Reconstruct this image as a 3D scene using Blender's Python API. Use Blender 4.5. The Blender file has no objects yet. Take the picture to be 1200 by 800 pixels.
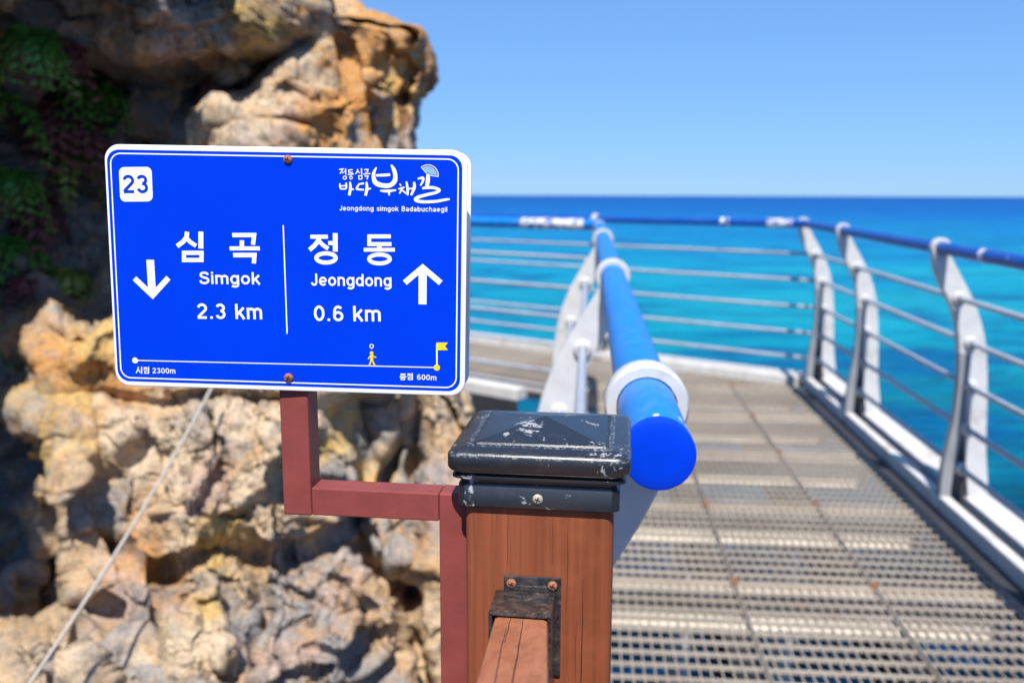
import bpy, bmesh, math, random
import numpy as np
from mathutils import Vector, Matrix

scene = bpy.context.scene
COL = scene.collection

# ------------------------------------------------------------------ camera
FPX, W0, H0 = 1050.0, 1200.0, 800.0
PITCH = math.atan(171.5 / FPX)
ROLL = math.radians(0.2)
EYE = Vector((0, 0, 1.39))
FWD = Vector((0, math.cos(PITCH), -math.sin(PITCH)))
_r0 = Vector((1, 0, 0)); _u0 = _r0.cross(FWD)
RGT = _r0 * math.cos(ROLL) + _u0 * math.sin(ROLL)
UPV = -_r0 * math.sin(ROLL) + _u0 * math.cos(ROLL)
cam = bpy.data.cameras.new('camera')
cam.sensor_width = 36.0
cam.lens = 36.0 * FPX / W0
cam.clip_start = 0.02
cam.clip_end = 100000.0
cam.dof.use_dof = True
cam.dof.focus_distance = 0.715
cam.dof.aperture_fstop = 5.5
cam.dof.aperture_blades = 9
cam_ob = bpy.data.objects.new('camera', cam)
COL.objects.link(cam_ob)
cam_ob.matrix_world = Matrix((
    (RGT.x, UPV.x, -FWD.x, EYE.x), (RGT.y, UPV.y, -FWD.y, EYE.y),
    (RGT.z, UPV.z, -FWD.z, EYE.z), (0, 0, 0, 1)))
scene.camera = cam_ob

# ------------------------------------------------------------------ sky, sun, exposure
SUN_EL = math.radians(57.0)
SUN_AZ = math.radians(-3.0)         # a little to the left of straight behind the camera
world = bpy.data.worlds.new('World'); scene.world = world
world.use_nodes = True
nt = world.node_tree; nt.nodes.clear()
sky = nt.nodes.new('ShaderNodeTexSky'); sky.sky_type = 'NISHITA'
sky.sun_disc = False
sky.sun_elevation = SUN_EL
sky.sun_rotation = math.pi - SUN_AZ
sky.air_density = 1.0; sky.dust_density = 0.0; sky.ozone_density = 7.0
sky.altitude = 0.0
hs = nt.nodes.new('ShaderNodeMix'); hs.data_type = 'RGBA'; hs.blend_type = 'MULTIPLY'   # the camera's cool white balance
hs.inputs[0].default_value = 1.0; hs.inputs[7].default_value = (0.86, 1.42, 2.28, 1)
bg = nt.nodes.new('ShaderNodeBackground'); bg.inputs['Strength'].default_value = 0.11
wo = nt.nodes.new('ShaderNodeOutputWorld')
gm = nt.nodes.new('ShaderNodeGamma'); gm.inputs['Gamma'].default_value = 0.5      # the flat tone curve of the picture
nt.links.new(sky.outputs[0], gm.inputs[0]); nt.links.new(gm.outputs[0], hs.inputs[6]); nt.links.new(hs.outputs[2], bg.inputs['Color'])
nt.links.new(bg.outputs[0], wo.inputs['Surface'])
sun = bpy.data.lights.new('sun', 'SUN'); sun.energy = 4.6; sun.angle = math.radians(0.53)
sun.color = (1.0, 0.95, 0.87)
sun_ob = bpy.data.objects.new('sun', sun); COL.objects.link(sun_ob)
to_sun = Vector((math.sin(SUN_AZ) * math.cos(SUN_EL), -math.cos(SUN_AZ) * math.cos(SUN_EL), math.sin(SUN_EL)))
sun_ob.rotation_euler = to_sun.to_track_quat('Z', 'Y').to_euler()
sun_ob.location = (0, -3, 8)
scene.view_settings.view_transform = 'Standard'
scene.view_settings.look = 'None'
scene.view_settings.gamma = 1.0
scene.view_settings.use_curve_mapping = False
scene.view_settings.exposure = 0.58
scene.cycles.max_bounces = 6
scene.cycles.use_denoising = True

# ------------------------------------------------------------------ pixel <-> place helpers
def ray(px, py):
    return FWD + RGT * ((px - 600) / FPX) - UPV * ((py - 400) / FPX)
def at(px, py, z):                       # the point at camera depth z
    return EYE + ray(px, py) * z
def on_plane(px, py, p0, n):
    k = ray(px, py)
    return EYE + k * ((Vector(p0) - EYE).dot(n) / k.dot(n))

# ------------------------------------------------------------------ materials
MATS = {}
class NB:
    """small node helper"""
    def __init__(self, name):
        self.m = bpy.data.materials.new(name); self.m.use_nodes = True
        self.t = self.m.node_tree; self.t.nodes.clear()
        self.out = self.n('ShaderNodeOutputMaterial')
        self.b = self.n('ShaderNodeBsdfPrincipled')
        self.l(self.b.outputs[0], self.out.inputs['Surface'])
        MATS[name] = self.m
    def n(self, kind, **kw):
        x = self.t.nodes.new(kind)
        for k, v in kw.items(): setattr(x, k, v)
        return x
    def l(self, a, b): self.t.links.new(a, b)
    def set(self, **kw):
        for k, v in kw.items():
            key = k.replace('_', ' ')
            if isinstance(v, tuple) and len(v) == 3: v = v + (1,)
            self.b.inputs[key].default_value = v
        return self
    def coord(self, kind='Object', scale=(1, 1, 1)):
        tc = self.n('ShaderNodeTexCoord'); mp = self.n('ShaderNodeMapping')
        mp.inputs['Scale'].default_value = scale
        self.l(tc.outputs[kind], mp.inputs[0]); return mp.outputs[0]
    def pos(self, scale=(1, 1, 1)):
        g = self.n('ShaderNodeNewGeometry'); mp = self.n('ShaderNodeMapping')
        mp.inputs['Scale'].default_value = scale
        self.l(g.outputs['Position'], mp.inputs[0]); return mp.outputs[0]
    def noise(self, vec, scale, detail=5, rough=0.55, dist=0.0):
        x = self.n('ShaderNodeTexNoise'); x.inputs['Scale'].default_value = scale
        x.inputs['Detail'].default_value = detail; x.inputs['Roughness'].default_value = rough
        x.inputs['Distortion'].default_value = dist
        self.l(vec, x.inputs['Vector']); return x.outputs[0]
    def voro(self, vec, scale, feature='F1', rnd=1.0):
        x = self.n('ShaderNodeTexVoronoi', feature=feature); x.inputs['Scale'].default_value = scale
        x.inputs['Randomness'].default_value = rnd
        self.l(vec, x.inputs['Vector']); return x.outputs[0]
    def ramp(self, fac, stops, interp='LINEAR'):
        x = self.n('ShaderNodeValToRGB'); x.color_ramp.interpolation = interp
        e = x.color_ramp.elements
        while len(e) < len(stops): e.new(0.5)
        for el, (p, c) in zip(e, stops):
            el.position = p; el.color = (c, c, c, 1) if isinstance(c, (int, float)) else tuple(c) + (1,)
        self.l(fac, x.inputs[0]); return x.outputs[0]
    def mix(self, fac, a, b, blend='MIX'):
        x = self.n('ShaderNodeMix', data_type='RGBA', blend_type=blend)
        for sock, v in ((x.inputs[0], fac), (x.inputs[6], a), (x.inputs[7], b)):
            if hasattr(v, 'links'): self.l(v, sock)
            elif isinstance(v, (int, float)): sock.default_value = v
            else: sock.default_value = tuple(v) + (1,)
        return x.outputs[2]
    def math(self, op, a, b=0.0):
        x = self.n('ShaderNodeMath', operation=op)
        for i, v in enumerate((a, b)):
            if hasattr(v, 'links'): self.l(v, x.inputs[i])
            else: x.inputs[i].default_value = v
        return x.outputs[0]
    def bump(self, height, strength=0.3, dist=0.01, normal=None):
        x = self.n('ShaderNodeBump'); x.inputs['Strength'].default_value = strength
        x.inputs['Distance'].default_value = dist
        self.l(height, x.inputs['Height'])
        if normal is not None: self.l(normal, x.inputs['Normal'])
        return x.outputs[0]
    def color(self, c): self.l(c, self.b.inputs['Base Color'])
    def normal(self, c): self.l(c, self.b.inputs['Normal'])
    def rough(self, c): self.l(c, self.b.inputs['Roughness'])

def paint(name, col, rough=0.4, var=0.12, scale=30, spec=0.5, dirt=None):
    m = NB(name); v = m.coord()
    f = m.noise(v, scale, 4)
    dark = tuple(c * (1 - var) for c in col); lite = tuple(min(1, c * (1 + var)) for c in col)
    c = m.mix(m.ramp(f, [(0.3, 0.0), (0.7, 1.0)]), dark, lite)
    if dirt:
        d = m.ramp(m.noise(v, scale * 0.35, 7, 0.65), [(0.56, 0.0), (0.68, 1.0)])
        c = m.mix(m.math('MULTIPLY', d, dirt[1]), c, dirt[0])
    m.color(c); m.set(Roughness=rough); m.b.inputs['Specular IOR Level'].default_value = spec
    m.normal(m.bump(m.noise(v, scale * 8, 3), 0.08, 0.002))
    return m.m

paint('sign_blue', (0.0, 0.040, 0.62), 0.4, 0.03, 14, 0.06)
paint('sign_white', (0.82, 0.83, 0.85), 0.35, 0.02, 14, 0.4)
paint('print_white', (0.85, 0.86, 0.88), 0.35, 0.0, 14, 0.4)
paint('print_yellow', (0.85, 0.62, 0.01), 0.35, 0.02, 14, 0.4)
paint('print_pale_blue', (0.22, 0.48, 0.85), 0.35, 0.02, 14, 0.4)
paint('print_dark_blue', (0.0, 0.03, 0.45), 0.35, 0.02, 14, 0.4)
paint('bracket_red', (0.235, 0.055, 0.046), 0.45, 0.10, 40, 0.25, ((0.11, 0.03, 0.03), 0.3))
paint('cap_plastic_blue', (0.0, 0.045, 0.66), 0.4, 0.06, 20, 0.15)
paint('rail_white', (0.56, 0.56, 0.56), 0.45, 0.10, 18, 0.4, ((0.33, 0.28, 0.23), 0.75))
paint('leg_grey', (0.26, 0.27, 0.285), 0.4, 0.12, 18, 0.5, ((0.16, 0.14, 0.12), 0.6))
paint('kerb_white', (0.60, 0.58, 0.55), 0.55, 0.10, 9, 0.4, ((0.36, 0.28, 0.21), 0.7))
paint('rod_steel', (0.36, 0.39, 0.45), 0.4, 0.12, 14, 0.5, ((0.25, 0.24, 0.25), 0.5))
paint('dark_steel_and_shade', (0.035, 0.035, 0.040), 0.6, 0.2, 20)  # structural steel; also darkens stanchion slots and the gutter as painted shade
paint('beam_galvanised', (0.60, 0.55, 0.48), 0.6, 0.10, 8, 0.3, ((0.36, 0.27, 0.19), 0.5))
paint('rope_grey', (0.42, 0.38, 0.33), 0.8, 0.15, 60)
paint('rust_orange', (0.30, 0.13, 0.06), 0.85, 0.3, 60)
paint('plank_brown', (0.20, 0.10, 0.055), 0.75, 0.25, 12)
paint('screw_steel', (0.42, 0.36, 0.29), 0.45, 0.2, 300)
paint('leaf_green', (0.12, 0.33, 0.05), 0.5, 0.35, 12)
paint('leaf_yellowgreen', (0.34, 0.40, 0.07), 0.5, 0.35, 12)
paint('leaf_purple', (0.30, 0.10, 0.10), 0.6, 0.35, 12)
paint('stem_brown', (0.06, 0.035, 0.02), 0.8, 0.2, 20)

def mk_rust_screw():
    m = NB('rusty_screw'); v = m.coord()
    f = m.noise(v, 700, 5, 0.6)
    m.color(m.ramp(f, [(0.3, (0.10, 0.03, 0.015)), (0.5, (0.33, 0.12, 0.06)), (0.72, (0.45, 0.25, 0.15))]))
    m.set(Roughness=0.75, Metallic=0.2); m.normal(m.bump(f, 0.4, 0.0006))
mk_rust_screw()

def mk_pipe(name, ca, cb):
    m = NB(name); v = m.coord()
    p = m.noise(v, 9, 8, 0.62, 0.4)
    q = m.noise(v, 70, 4, 0.6)
    chip = m.ramp(m.math('ADD', p, m.math('MULTIPLY', q, 0.10)), [(0.735, 0.0), (0.75, 1.0)])
    base = m.mix(m.noise(v, 5, 3), ca, cb)
    base = m.mix(m.ramp(m.noise(v, 38, 7, 0.7, 0.6), [(0.48, 0.0), (0.75, 0.35)]), base, tuple(0.6 * x + 0.16 for x in cb))
    scr = m.ramp(m.noise(m.coord('Object', (60, 9, 60)), 4, 5, 0.7), [(0.70, 0.0), (0.74, 0.7)])
    chip = m.math('MAXIMUM', chip, scr)
    m.color(m.mix(chip, base, (0.62, 0.63, 0.64)))
    m.set(Roughness=0.38); m.normal(m.bump(chip, -0.5, 0.001))
    m.b.inputs['Specular IOR Level'].default_value = 0.45
mk_pipe('rail_blue', (0.0, 0.17, 0.60), (0.0, 0.22, 0.70))
mk_pipe('rail_blue_shaded', (0.0, 0.055, 0.34), (0.0, 0.085, 0.42))  # same blue paint darkened, shaded side of the seaward rail put into colour
def mk_pipe_peeled():
    m = NB('rail_peeled'); v = m.coord()
    p = m.noise(v, 24, 6, 0.7, 0.5)
    chip = m.ramp(p, [(0.45, 0.0), (0.50, 1.0)])
    m.color(m.mix(chip, (0.0, 0.07, 0.40), (0.74, 0.74, 0.74))); m.set(Roughness=0.5)
    m.normal(m.bump(chip, -0.4, 0.002))
mk_pipe_peeled()

def mk_wood(name, c0, c1, c2, axis):
    m = NB(name)
    lo = [30, 30, 30]; lo[axis] = 1.3
    v = m.coord('Object', tuple(lo))
    warp = m.noise(v, 1.0, 6, 0.6, 0.5)
    fine = [160, 160, 160]; fine[axis] = 4
    g = m.noise(m.coord('Object', tuple(fine)), 1.0, 5, 0.6, 0.2)
    c = m.ramp(warp, [(0.28, c0), (0.5, c1), (0.72, c2)])
    c = m.mix(m.ramp(g, [(0.36, 0.45), (0.56, 0.0)]), c, tuple(x * 0.6 for x in c0))
    blot = m.noise(m.coord('Object', (1, 1, 1)), 22, 5, 0.6)
    c = m.mix(m.ramp(blot, [(0.5, 0.0), (0.75, 0.45)]), c, tuple(min(1, x * 1.2) for x in c2))
    m.color(c)
    m.set(Roughness=0.6); m.b.inputs['Specular IOR Level'].default_value = 0.2
    h = m.math('ADD', m.math('MULTIPLY', g, 0.6), warp)
    m.normal(m.bump(h, 0.35, 0.0012))
mk_wood('wood_post', (0.20, 0.055, 0.023), (0.25, 0.070, 0.030), (0.30, 0.090, 0.040), 2)
mk_wood('wood_rail', (0.36, 0.130, 0.062), (0.41, 0.155, 0.078), (0.46, 0.185, 0.098), 1)
paint('wood_crack', (0.030, 0.012, 0.007), 0.9, 0.3, 200)

def mk_black_cap():
    m = NB('cap_black'); v = m.coord()
    sc = m.noise(v, 26, 9, 0.70, 0.5)
    sc2 = m.noise(v, 260, 5, 0.7)
    worn = m.ramp(m.math('ADD', sc, m.math('MULTIPLY', sc2, 0.30)), [(0.755, 0.0), (0.785, 1.0)])
    spk = m.ramp(m.noise(v, 420, 4, 0.6), [(0.70, 0.0), (0.74, 0.8)])
    sp = m.n('ShaderNodeSeparateXYZ'); m.l(v, sp.inputs[0])
    lip = m.math('COMPARE', sp.outputs['Z'], 1.1872); lip.node.inputs[2].default_value = 0.0016
    rim = m.math('COMPARE', sp.outputs['Z'], 1.1918); rim.node.inputs[2].default_value = 0.0005
    wl = m.math('MULTIPLY', m.math('MAXIMUM', lip, rim), m.ramp(m.noise(v, 330, 5, 0.7), [(0.50, 0.0), (0.62, 0.6)]))
    wr = m.math('MAXIMUM', m.math('MAXIMUM', worn, spk), wl)
    rustn = m.ramp(m.noise(v, 60, 6, 0.65), [(0.56, 0.0), (0.70, 0.5)])
    c = m.mix(rustn, (0.016, 0.017, 0.020), (0.045, 0.036, 0.030))
    m.color(m.mix(m.math('MULTIPLY', wr, 0.75), c, (0.40, 0.41, 0.43)))
    m.rough(m.mix(wr, (0.32, 0.32, 0.32), (0.7, 0.7, 0.7))); m.b.inputs['Specular IOR Level'].default_value = 0.9
    h = m.math('ADD', m.math('MULTIPLY', m.noise(v, 1100, 3, 0.6), 0.6), m.math('MULTIPLY', wr, -0.3))
    m.normal(m.bump(h, 0.30, 0.0006))
mk_black_cap()
def mk_bracket_steel():
    m = NB('bracket_steel'); v = m.coord()
    sc = m.noise(v, 120, 8, 0.7, 0.4)
    c = m.ramp(sc, [(0.30, (0.008, 0.008, 0.010)), (0.46, (0.028, 0.026, 0.027)), (0.60, (0.075, 0.058, 0.05)), (0.74, (0.22, 0.18, 0.15))])
    m.color(c); m.set(Roughness=0.22, Metallic=0.15); m.b.inputs['Specular IOR Level'].default_value = 1.0; m.normal(m.bump(sc, 0.15, 0.0005))
mk_bracket_steel()
def mk_grating():
    m = NB('grating_steel'); v = m.pos()
    a = m.noise(v, 1.7, 6, 0.6); b = m.noise(v, 40, 4, 0.6)
    c = m.mix(m.ramp(a, [(0.35, 0.0), (0.65, 1.0)]), (0.34, 0.29, 0.235), (0.47, 0.41, 0.34))
    oi = m.n('ShaderNodeObjectInfo'); c = m.mix(m.math('MULTIPLY', oi.outputs['Random'], 0.35), c, (0.22, 0.185, 0.15))
    c = m.mix(m.ramp(b, [(0.45, 0.0), (0.75, 0.5)]), c, (0.24, 0.19, 0.15))
    rust = m.ramp(m.noise(v, 2.6, 7, 0.7), [(0.60, 0.0), (0.72, 1.0)])
    c = m.mix(m.math('MULTIPLY', rust, 0.6), c, (0.34, 0.16, 0.07))
    m.color(c); m.set(Roughness=0.6); m.b.inputs['Specular IOR Level'].default_value = 0.35
mk_grating()

def mk_rock(name, tan, ochre, grey, wt):
    """wt = (ochre amount, grey amount, dark amount)"""
    m = NB(name); v = m.pos()
    n1 = m.noise(v, 3.6, 9, 0.66, 0.7)
    n2 = m.noise(v, 5.0, 8, 0.65, 0.8)
    n3 = m.noise(v, 24, 7, 0.68, 0.3)
    n4 = m.noise(v, 90, 5, 0.65)
    n5 = m.noise(v, 1.6, 6, 0.6, 0.4); n6 = m.noise(v, 11, 7, 0.68, 0.9)
    c = m.mix(m.ramp(n2, [(0.52 - wt[0], 0.0), (0.68 - wt[0] * 0.8, 1.0)]), tan, ochre)
    c = m.mix(m.ramp(n1, [(0.56 - wt[1], 0.0), (0.66 - wt[1], 1.0)]), c, grey)
    c = m.mix(m.ramp(n6, [(0.55, 0.0), (0.66, 0.65)]), c, tuple(0.5 * x + 0.16 for x in tan))
    c = m.mix(m.ramp(n6, [(0.33, 0.7), (0.42, 0.0)]), c, tuple(x * 0.45 for x in ochre))
    c = m.mix(m.ramp(n5, [(0.50, 0.0), (0.62, 0.75)]), c, grey)
    c = m.mix(m.ramp(n3, [(0.35, 0.55), (0.52, 0.0)]), c, tuple(x * 0.38 for x in grey))
    c = m.mix(m.ramp(n3, [(0.56, 0.0), (0.76, 0.6)]), c, tuple(min(0.75, x * 1.45 + 0.03) for x in tan))
    c = m.mix(m.ramp(n4, [(0.38, 0.45), (0.56, 0.0)]), c, tuple(x * 0.3 for x in grey))
    if wt[2]:
        c = m.mix(wt[2], c, (0.03, 0.03, 0.033))
    m.color(c); m.set(Roughness=0.9); m.b.inputs['Specular IOR Level'].default_value = 0.2
    h = m.math('ADD', m.math('MULTIPLY', n4, 0.3), n3)
    m.normal(m.bump(h, 0.7, 0.02))
TAN = (0.53, 0.39, 0.25); OCH = (0.52, 0.27, 0.085); GRY = (0.21, 0.195, 0.19)
mk_rock('rock_tan', TAN, OCH, GRY, (0.02, 0.02, 0))
mk_rock('rock_light', (0.60, 0.455, 0.295), (0.56, 0.32, 0.12), (0.27, 0.24, 0.225), (0.04, 0.0, 0))
mk_rock('rock_ochre', (0.50, 0.31, 0.12), (0.44, 0.19, 0.055), GRY, (0.06, -0.04, 0))
mk_rock('rock_rust', (0.32, 0.13, 0.06), (0.24, 0.075, 0.03), (0.14, 0.10, 0.09), (0.06, 0.0, 0))
mk_rock('rock_grey', (0.34, 0.31, 0.285), (0.40, 0.27, 0.15), (0.15, 0.15, 0.152), (-0.05, 0.05, 0))
mk_rock('rock_pink', (0.42, 0.29, 0.21), (0.33, 0.17, 0.09), (0.20, 0.17, 0.17), (0.0, 0.02, 0))
mk_rock('rock_dark', (0.24, 0.215, 0.19), (0.23, 0.16, 0.10), (0.12, 0.12, 0.13), (-0.03, 0.05, 0))

def mk_sea():
    m = NB('sea_water'); g = m.n('ShaderNodeNewGeometry')
    sep = m.n('ShaderNodeSeparateXYZ'); m.l(g.outputs['Position'], sep.inputs[0])
    far = m.math('LOGARITHM', m.math('MAXIMUM', sep.outputs['Y'], 1.0), 10.0)   # depth of water grows away from the shore
    v1 = m.pos((0.012, 0.05, 1)); big = m.noise(v1, 1.0, 5, 0.6, 0.6)
    mid = m.noise(m.pos((0.10, 0.22, 1)), 1.0, 6, 0.62, 0.8)
    f = m.math('ADD', m.math('MULTIPLY', far, 0.25), m.math('MULTIPLY', m.math('SUBTRACT', big, 0.5), 0.16))
    c = m.ramp(f, [(0.0, (0.0, 0.012, 0.025)), (0.295, (0.0, 0.010, 0.026)), (0.34, (0.0, 0.10, 0.18)), (0.395, (0.0, 0.26, 0.36)), (0.47, (0.0, 0.27, 0.43)),
                   (0.55, (0.0, 0.20, 0.45)), (0.64, (0.0, 0.10, 0.38)), (0.76, (0.0, 0.055, 0.30)), (1.0, (0.0, 0.045, 0.26))])
    lag = m.noise(m.pos((0.035, 0.10, 1)), 1.0, 6, 0.62, 0.7)
    c = m.mix(m.math('MULTIPLY', m.ramp(lag, [(0.50, 0.0), (0.62, 0.6)]), m.ramp(f, [(0.33, 0.0), (0.40, 1.0), (0.50, 1.0), (0.62, 0.0)])), c, (0.01, 0.36, 0.44))
    rip = m.noise(m.pos((0.28, 0.75, 1)), 1.0, 7, 0.68, 0.8)
    c = m.mix(m.math('MULTIPLY', m.ramp(rip, [(0.50, 0.0), (0.68, 0.55)]), m.ramp(f, [(0.31, 0.05), (0.40, 1.0)])), c, (0.01, 0.38, 0.50))
    c = m.mix(m.ramp(rip, [(0.30, 0.5), (0.46, 0.0)]), c, (0.0, 0.10, 0.26))
    patch = m.ramp(mid, [(0.50, 0.0), (0.64, 1.0)])
    near = m.ramp(far, [(0.0, 1.0), (0.52, 0.85), (1.0, 0.85)])
    c = m.mix(m.math('MULTIPLY', patch, 0.75), c, (0.0, 0.075, 0.25))
    m.color(c)
    w1 = m.noise(m.pos((0.9, 1.6, 1)), 1.0, 6, 0.6, 0.4)
    w2 = m.noise(m.pos((0.12, 0.3, 1)), 1.0, 4, 0.6)
    h = m.math('ADD', w1, m.math('MULTIPLY', w2, 2.0))
    m.set(Roughness=0.35, IOR=1.33); m.b.inputs['Specular IOR Level'].default_value = 0.02
    m.normal(m.bump(h, 1.0, 0.8))
mk_sea()

# ------------------------------------------------------------------ mesh helpers
class MB:
    def __init__(self): self.v = []; self.f = []
    def add(self, vs, fs):
        o = len(self.v); self.v += [tuple(x) for x in vs]; self.f += [tuple(i + o for i in q) for q in fs]; return self
    def box(self, x0, x1, y0, y1, z0, z1, M=None):
        vs = [Vector((x, y, z)) for z in (z0, z1) for (x, y) in ((x0, y0), (x1, y0), (x1, y1), (x0, y1))]
        if M is not None: vs = [M @ p for p in vs]
        return self.add(vs, [(3, 2, 1, 0), (4, 5, 6, 7), (0, 1, 5, 4), (1, 2, 6, 5), (2, 3, 7, 6), (3, 0, 4, 7)])
    def prism(self, poly, axis, a, b):
        """poly of 2d points extruded along axis ('y': poly is x,z ; 'z': poly is x,y)"""
        n = len(poly)
        def p3(p, t): return (p[0], t, p[1]) if axis == 'y' else ((p[0], p[1], t) if axis == 'z' else (t, p[0], p[1]))
        vs = [p3(p, a) for p in poly] + [p3(p, b) for p in poly]
        fs = [tuple(range(n)), tuple(range(2 * n - 1, n - 1, -1))] + [(i, i + n, (i + 1) % n + n, (i + 1) % n) for i in range(n)]
        return self.add(vs, fs)
    def tube(self, pts, r, seg=20, caps=True):
        pts = [Vector(p) for p in pts]; rs = r if isinstance(r, (list, tuple)) else [r] * len(pts)
        rings = []; up = None
        for i, p in enumerate(pts):
            t = (pts[min(i + 1, len(pts) - 1)] - pts[max(i - 1, 0)]).normalized()
            if up is None:
                up = Vector((0, 0, 1)) if abs(t.z) < 0.9 else Vector((1, 0, 0))
            x = t.cross(up).normalized(); y = x.cross(t).normalized(); up = y
            rings.append([p + (x * math.cos(k / seg * math.tau) + y * math.sin(k / seg * math.tau)) * rs[i] for k in range(seg)])
        vs = [q for rr in rings for q in rr]; fs = []
        for i in range(len(rings) - 1):
            for k in range(seg):
                a = i * seg + k; b = i * seg + (k + 1) % seg
                fs.append((a, b, b + seg, a + seg))
        if caps:
            fs.append(tuple(range(seg - 1, -1, -1))); fs.append(tuple(range((len(rings) - 1) * seg, len(rings) * seg)))
        return self.add(vs, fs)
    def lathe(self, prof, origin, axis, seg=28):
        """prof: (radius, distance along axis) pairs"""
        axis = Vector(axis).normalized(); o = Vector(origin)
        ref = Vector((0, 0, 1)) if abs(axis.z) < 0.9 else Vector((1, 0, 0))
        x = axis.cross(ref).normalized(); y = axis.cross(x).normalized()
        vs = []; fs = []
        for (r, d) in prof:
            vs += [o + axis * d + (x * math.cos(k / seg * math.tau) + y * math.sin(k / seg * math.tau)) * max(r, 1e-5) for k in range(seg)]
        for i in range(len(prof) - 1):
            for k in range(seg):
                a = i * seg + k; b = i * seg + (k + 1) % seg
                fs.append((a, a + seg, b + seg, b))
        return self.add(vs, fs)
    def build(self, name, mat, parent=None, smooth=False, bevel=0.0, seg=2, M=None):
        me = bpy.data.meshes.new(name); me.from_pydata(self.v, [], self.f)
        bm = bmesh.new(); bm.from_mesh(me); bmesh.ops.recalc_face_normals(bm, faces=bm.faces); bm.to_mesh(me); bm.free()
        me.materials.append(MATS[mat])
        if smooth:
            for p in me.polygons: p.use_smooth = True
            me.set_sharp_from_angle(angle=math.radians(40))
        o = bpy.data.objects.new(name, me); COL.objects.link(o)
        if M is not None: o.matrix_world = M
        if parent is not None: o.parent = parent
        if bevel:
            bv = o.modifiers.new('bevel', 'BEVEL'); bv.width = bevel; bv.segments = seg; bv.limit_method = 'ANGLE'; bv.angle_limit = math.radians(35)
        return o

def thing(name, label, cat, M=None, group=None):
    o = bpy.data.objects.new(name, None); COL.objects.link(o); o.empty_display_size = 0.05
    if M is not None: o.matrix_world = M
    return tag(o, label, cat, group)
def tag(o, label, cat, group=None):
    o['label'] = label; o['category'] = cat
    if group: o['group'] = group
    return o
def struct(o): o['kind'] = 'structure'; return o
def frame(o, x, y, z):
    return Matrix(((x.x, y.x, z.x, o.x), (x.y, y.y, z.y, o.y), (x.z, y.z, z.z, o.z), (0, 0, 0, 1)))

# ------------------------------------------------------------------ noise for the rocks (numpy)
_rng = np.random.default_rng(5)
_perm = np.concatenate([_rng.permutation(256)] * 3)
_gr = _rng.normal(size=(256, 3)); _gr /= np.linalg.norm(_gr, axis=1)[:, None]
_jit = _rng.random((256, 3))
def perlin(P):
    i = np.floor(P).astype(np.int64); f = P - i; i &= 255
    w = f * f * f * (f * (f * 6 - 15) + 10); out = np.zeros(len(P))
    for dx in (0, 1):
        for dy in (0, 1):
            for dz in (0, 1):
                h = _perm[_perm[_perm[i[:, 0] + dx] + i[:, 1] + dy] + i[:, 2] + dz]
                g = _gr[h]
                d = g[:, 0] * (f[:, 0] - dx) + g[:, 1] * (f[:, 1] - dy) + g[:, 2] * (f[:, 2] - dz)
                out += d * (w[:, 0] if dx else 1 - w[:, 0]) * (w[:, 1] if dy else 1 - w[:, 1]) * (w[:, 2] if dz else 1 - w[:, 2])
    return out
def fbm(P, octv=4, gain=0.5, ridged=False):
    s = np.zeros(len(P)); a = 1.0
    for k in range(octv):
        n = perlin(P * (2.03 ** k) + 17.3 * k)
        s += a * ((1 - 2.2 * np.abs(n)) if ridged else n); a *= gain
    return s
def worley(P):
    i = np.floor(P).astype(np.int64); F1 = np.full(len(P), 9.0); F2 = np.full(len(P), 9.0); ID = np.zeros(len(P), dtype=np.int64); OFF = np.zeros_like(P)
    for dx in (-1, 0, 1):
        for dy in (-1, 0, 1):
            for dz in (-1, 0, 1):
                c = i + (dx, dy, dz); h = _perm[_perm[_perm[c[:, 0] & 255] + (c[:, 1] & 255)] + (c[:, 2] & 255)]
                o_ = P - (c + _jit[h]); d = np.linalg.norm(o_, axis=1)
                near = d < F1; OFF = np.where(near[:, None], o_, OFF)
                F2 = np.where(near, F1, np.minimum(F2, d)); ID = np.where(near, h, ID); F1 = np.where(near, d, F1)
    return F1, F2, ID, OFF
_ico = {}
def ico(level):
    if level not in _ico:
        bm = bmesh.new(); bmesh.ops.create_icosphere(bm, subdivisions=level, radius=1.0)
        v = np.array([x.co[:] for x in bm.verts]); f = np.array([[x.index for x in q.verts] for q in bm.faces]); bm.free()
        _ico[level] = (v / np.linalg.norm(v, axis=1)[:, None], f)
    return _ico[level]
def np_mesh(name, V, Fc, mat, parent=None, smooth=True):
    me = bpy.data.meshes.new(name)
    n = Fc.shape[1]
    me.vertices.add(len(V)); me.vertices.foreach_set('co', V.astype(np.float32).ravel())
    me.loops.add(Fc.size); me.loops.foreach_set('vertex_index', Fc.astype(np.int32).ravel())
    me.polygons.add(len(Fc)); me.polygons.foreach_set('loop_start', np.arange(0, Fc.size, n, dtype=np.int32))
    me.polygons.foreach_set('use_smooth', np.full(len(Fc), smooth))
    me.update(); me.validate(); me.materials.append(MATS[mat])
    o = bpy.data.objects.new(name, me); COL.objects.link(o)
    if parent is not None: o.parent = parent
    return o
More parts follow.
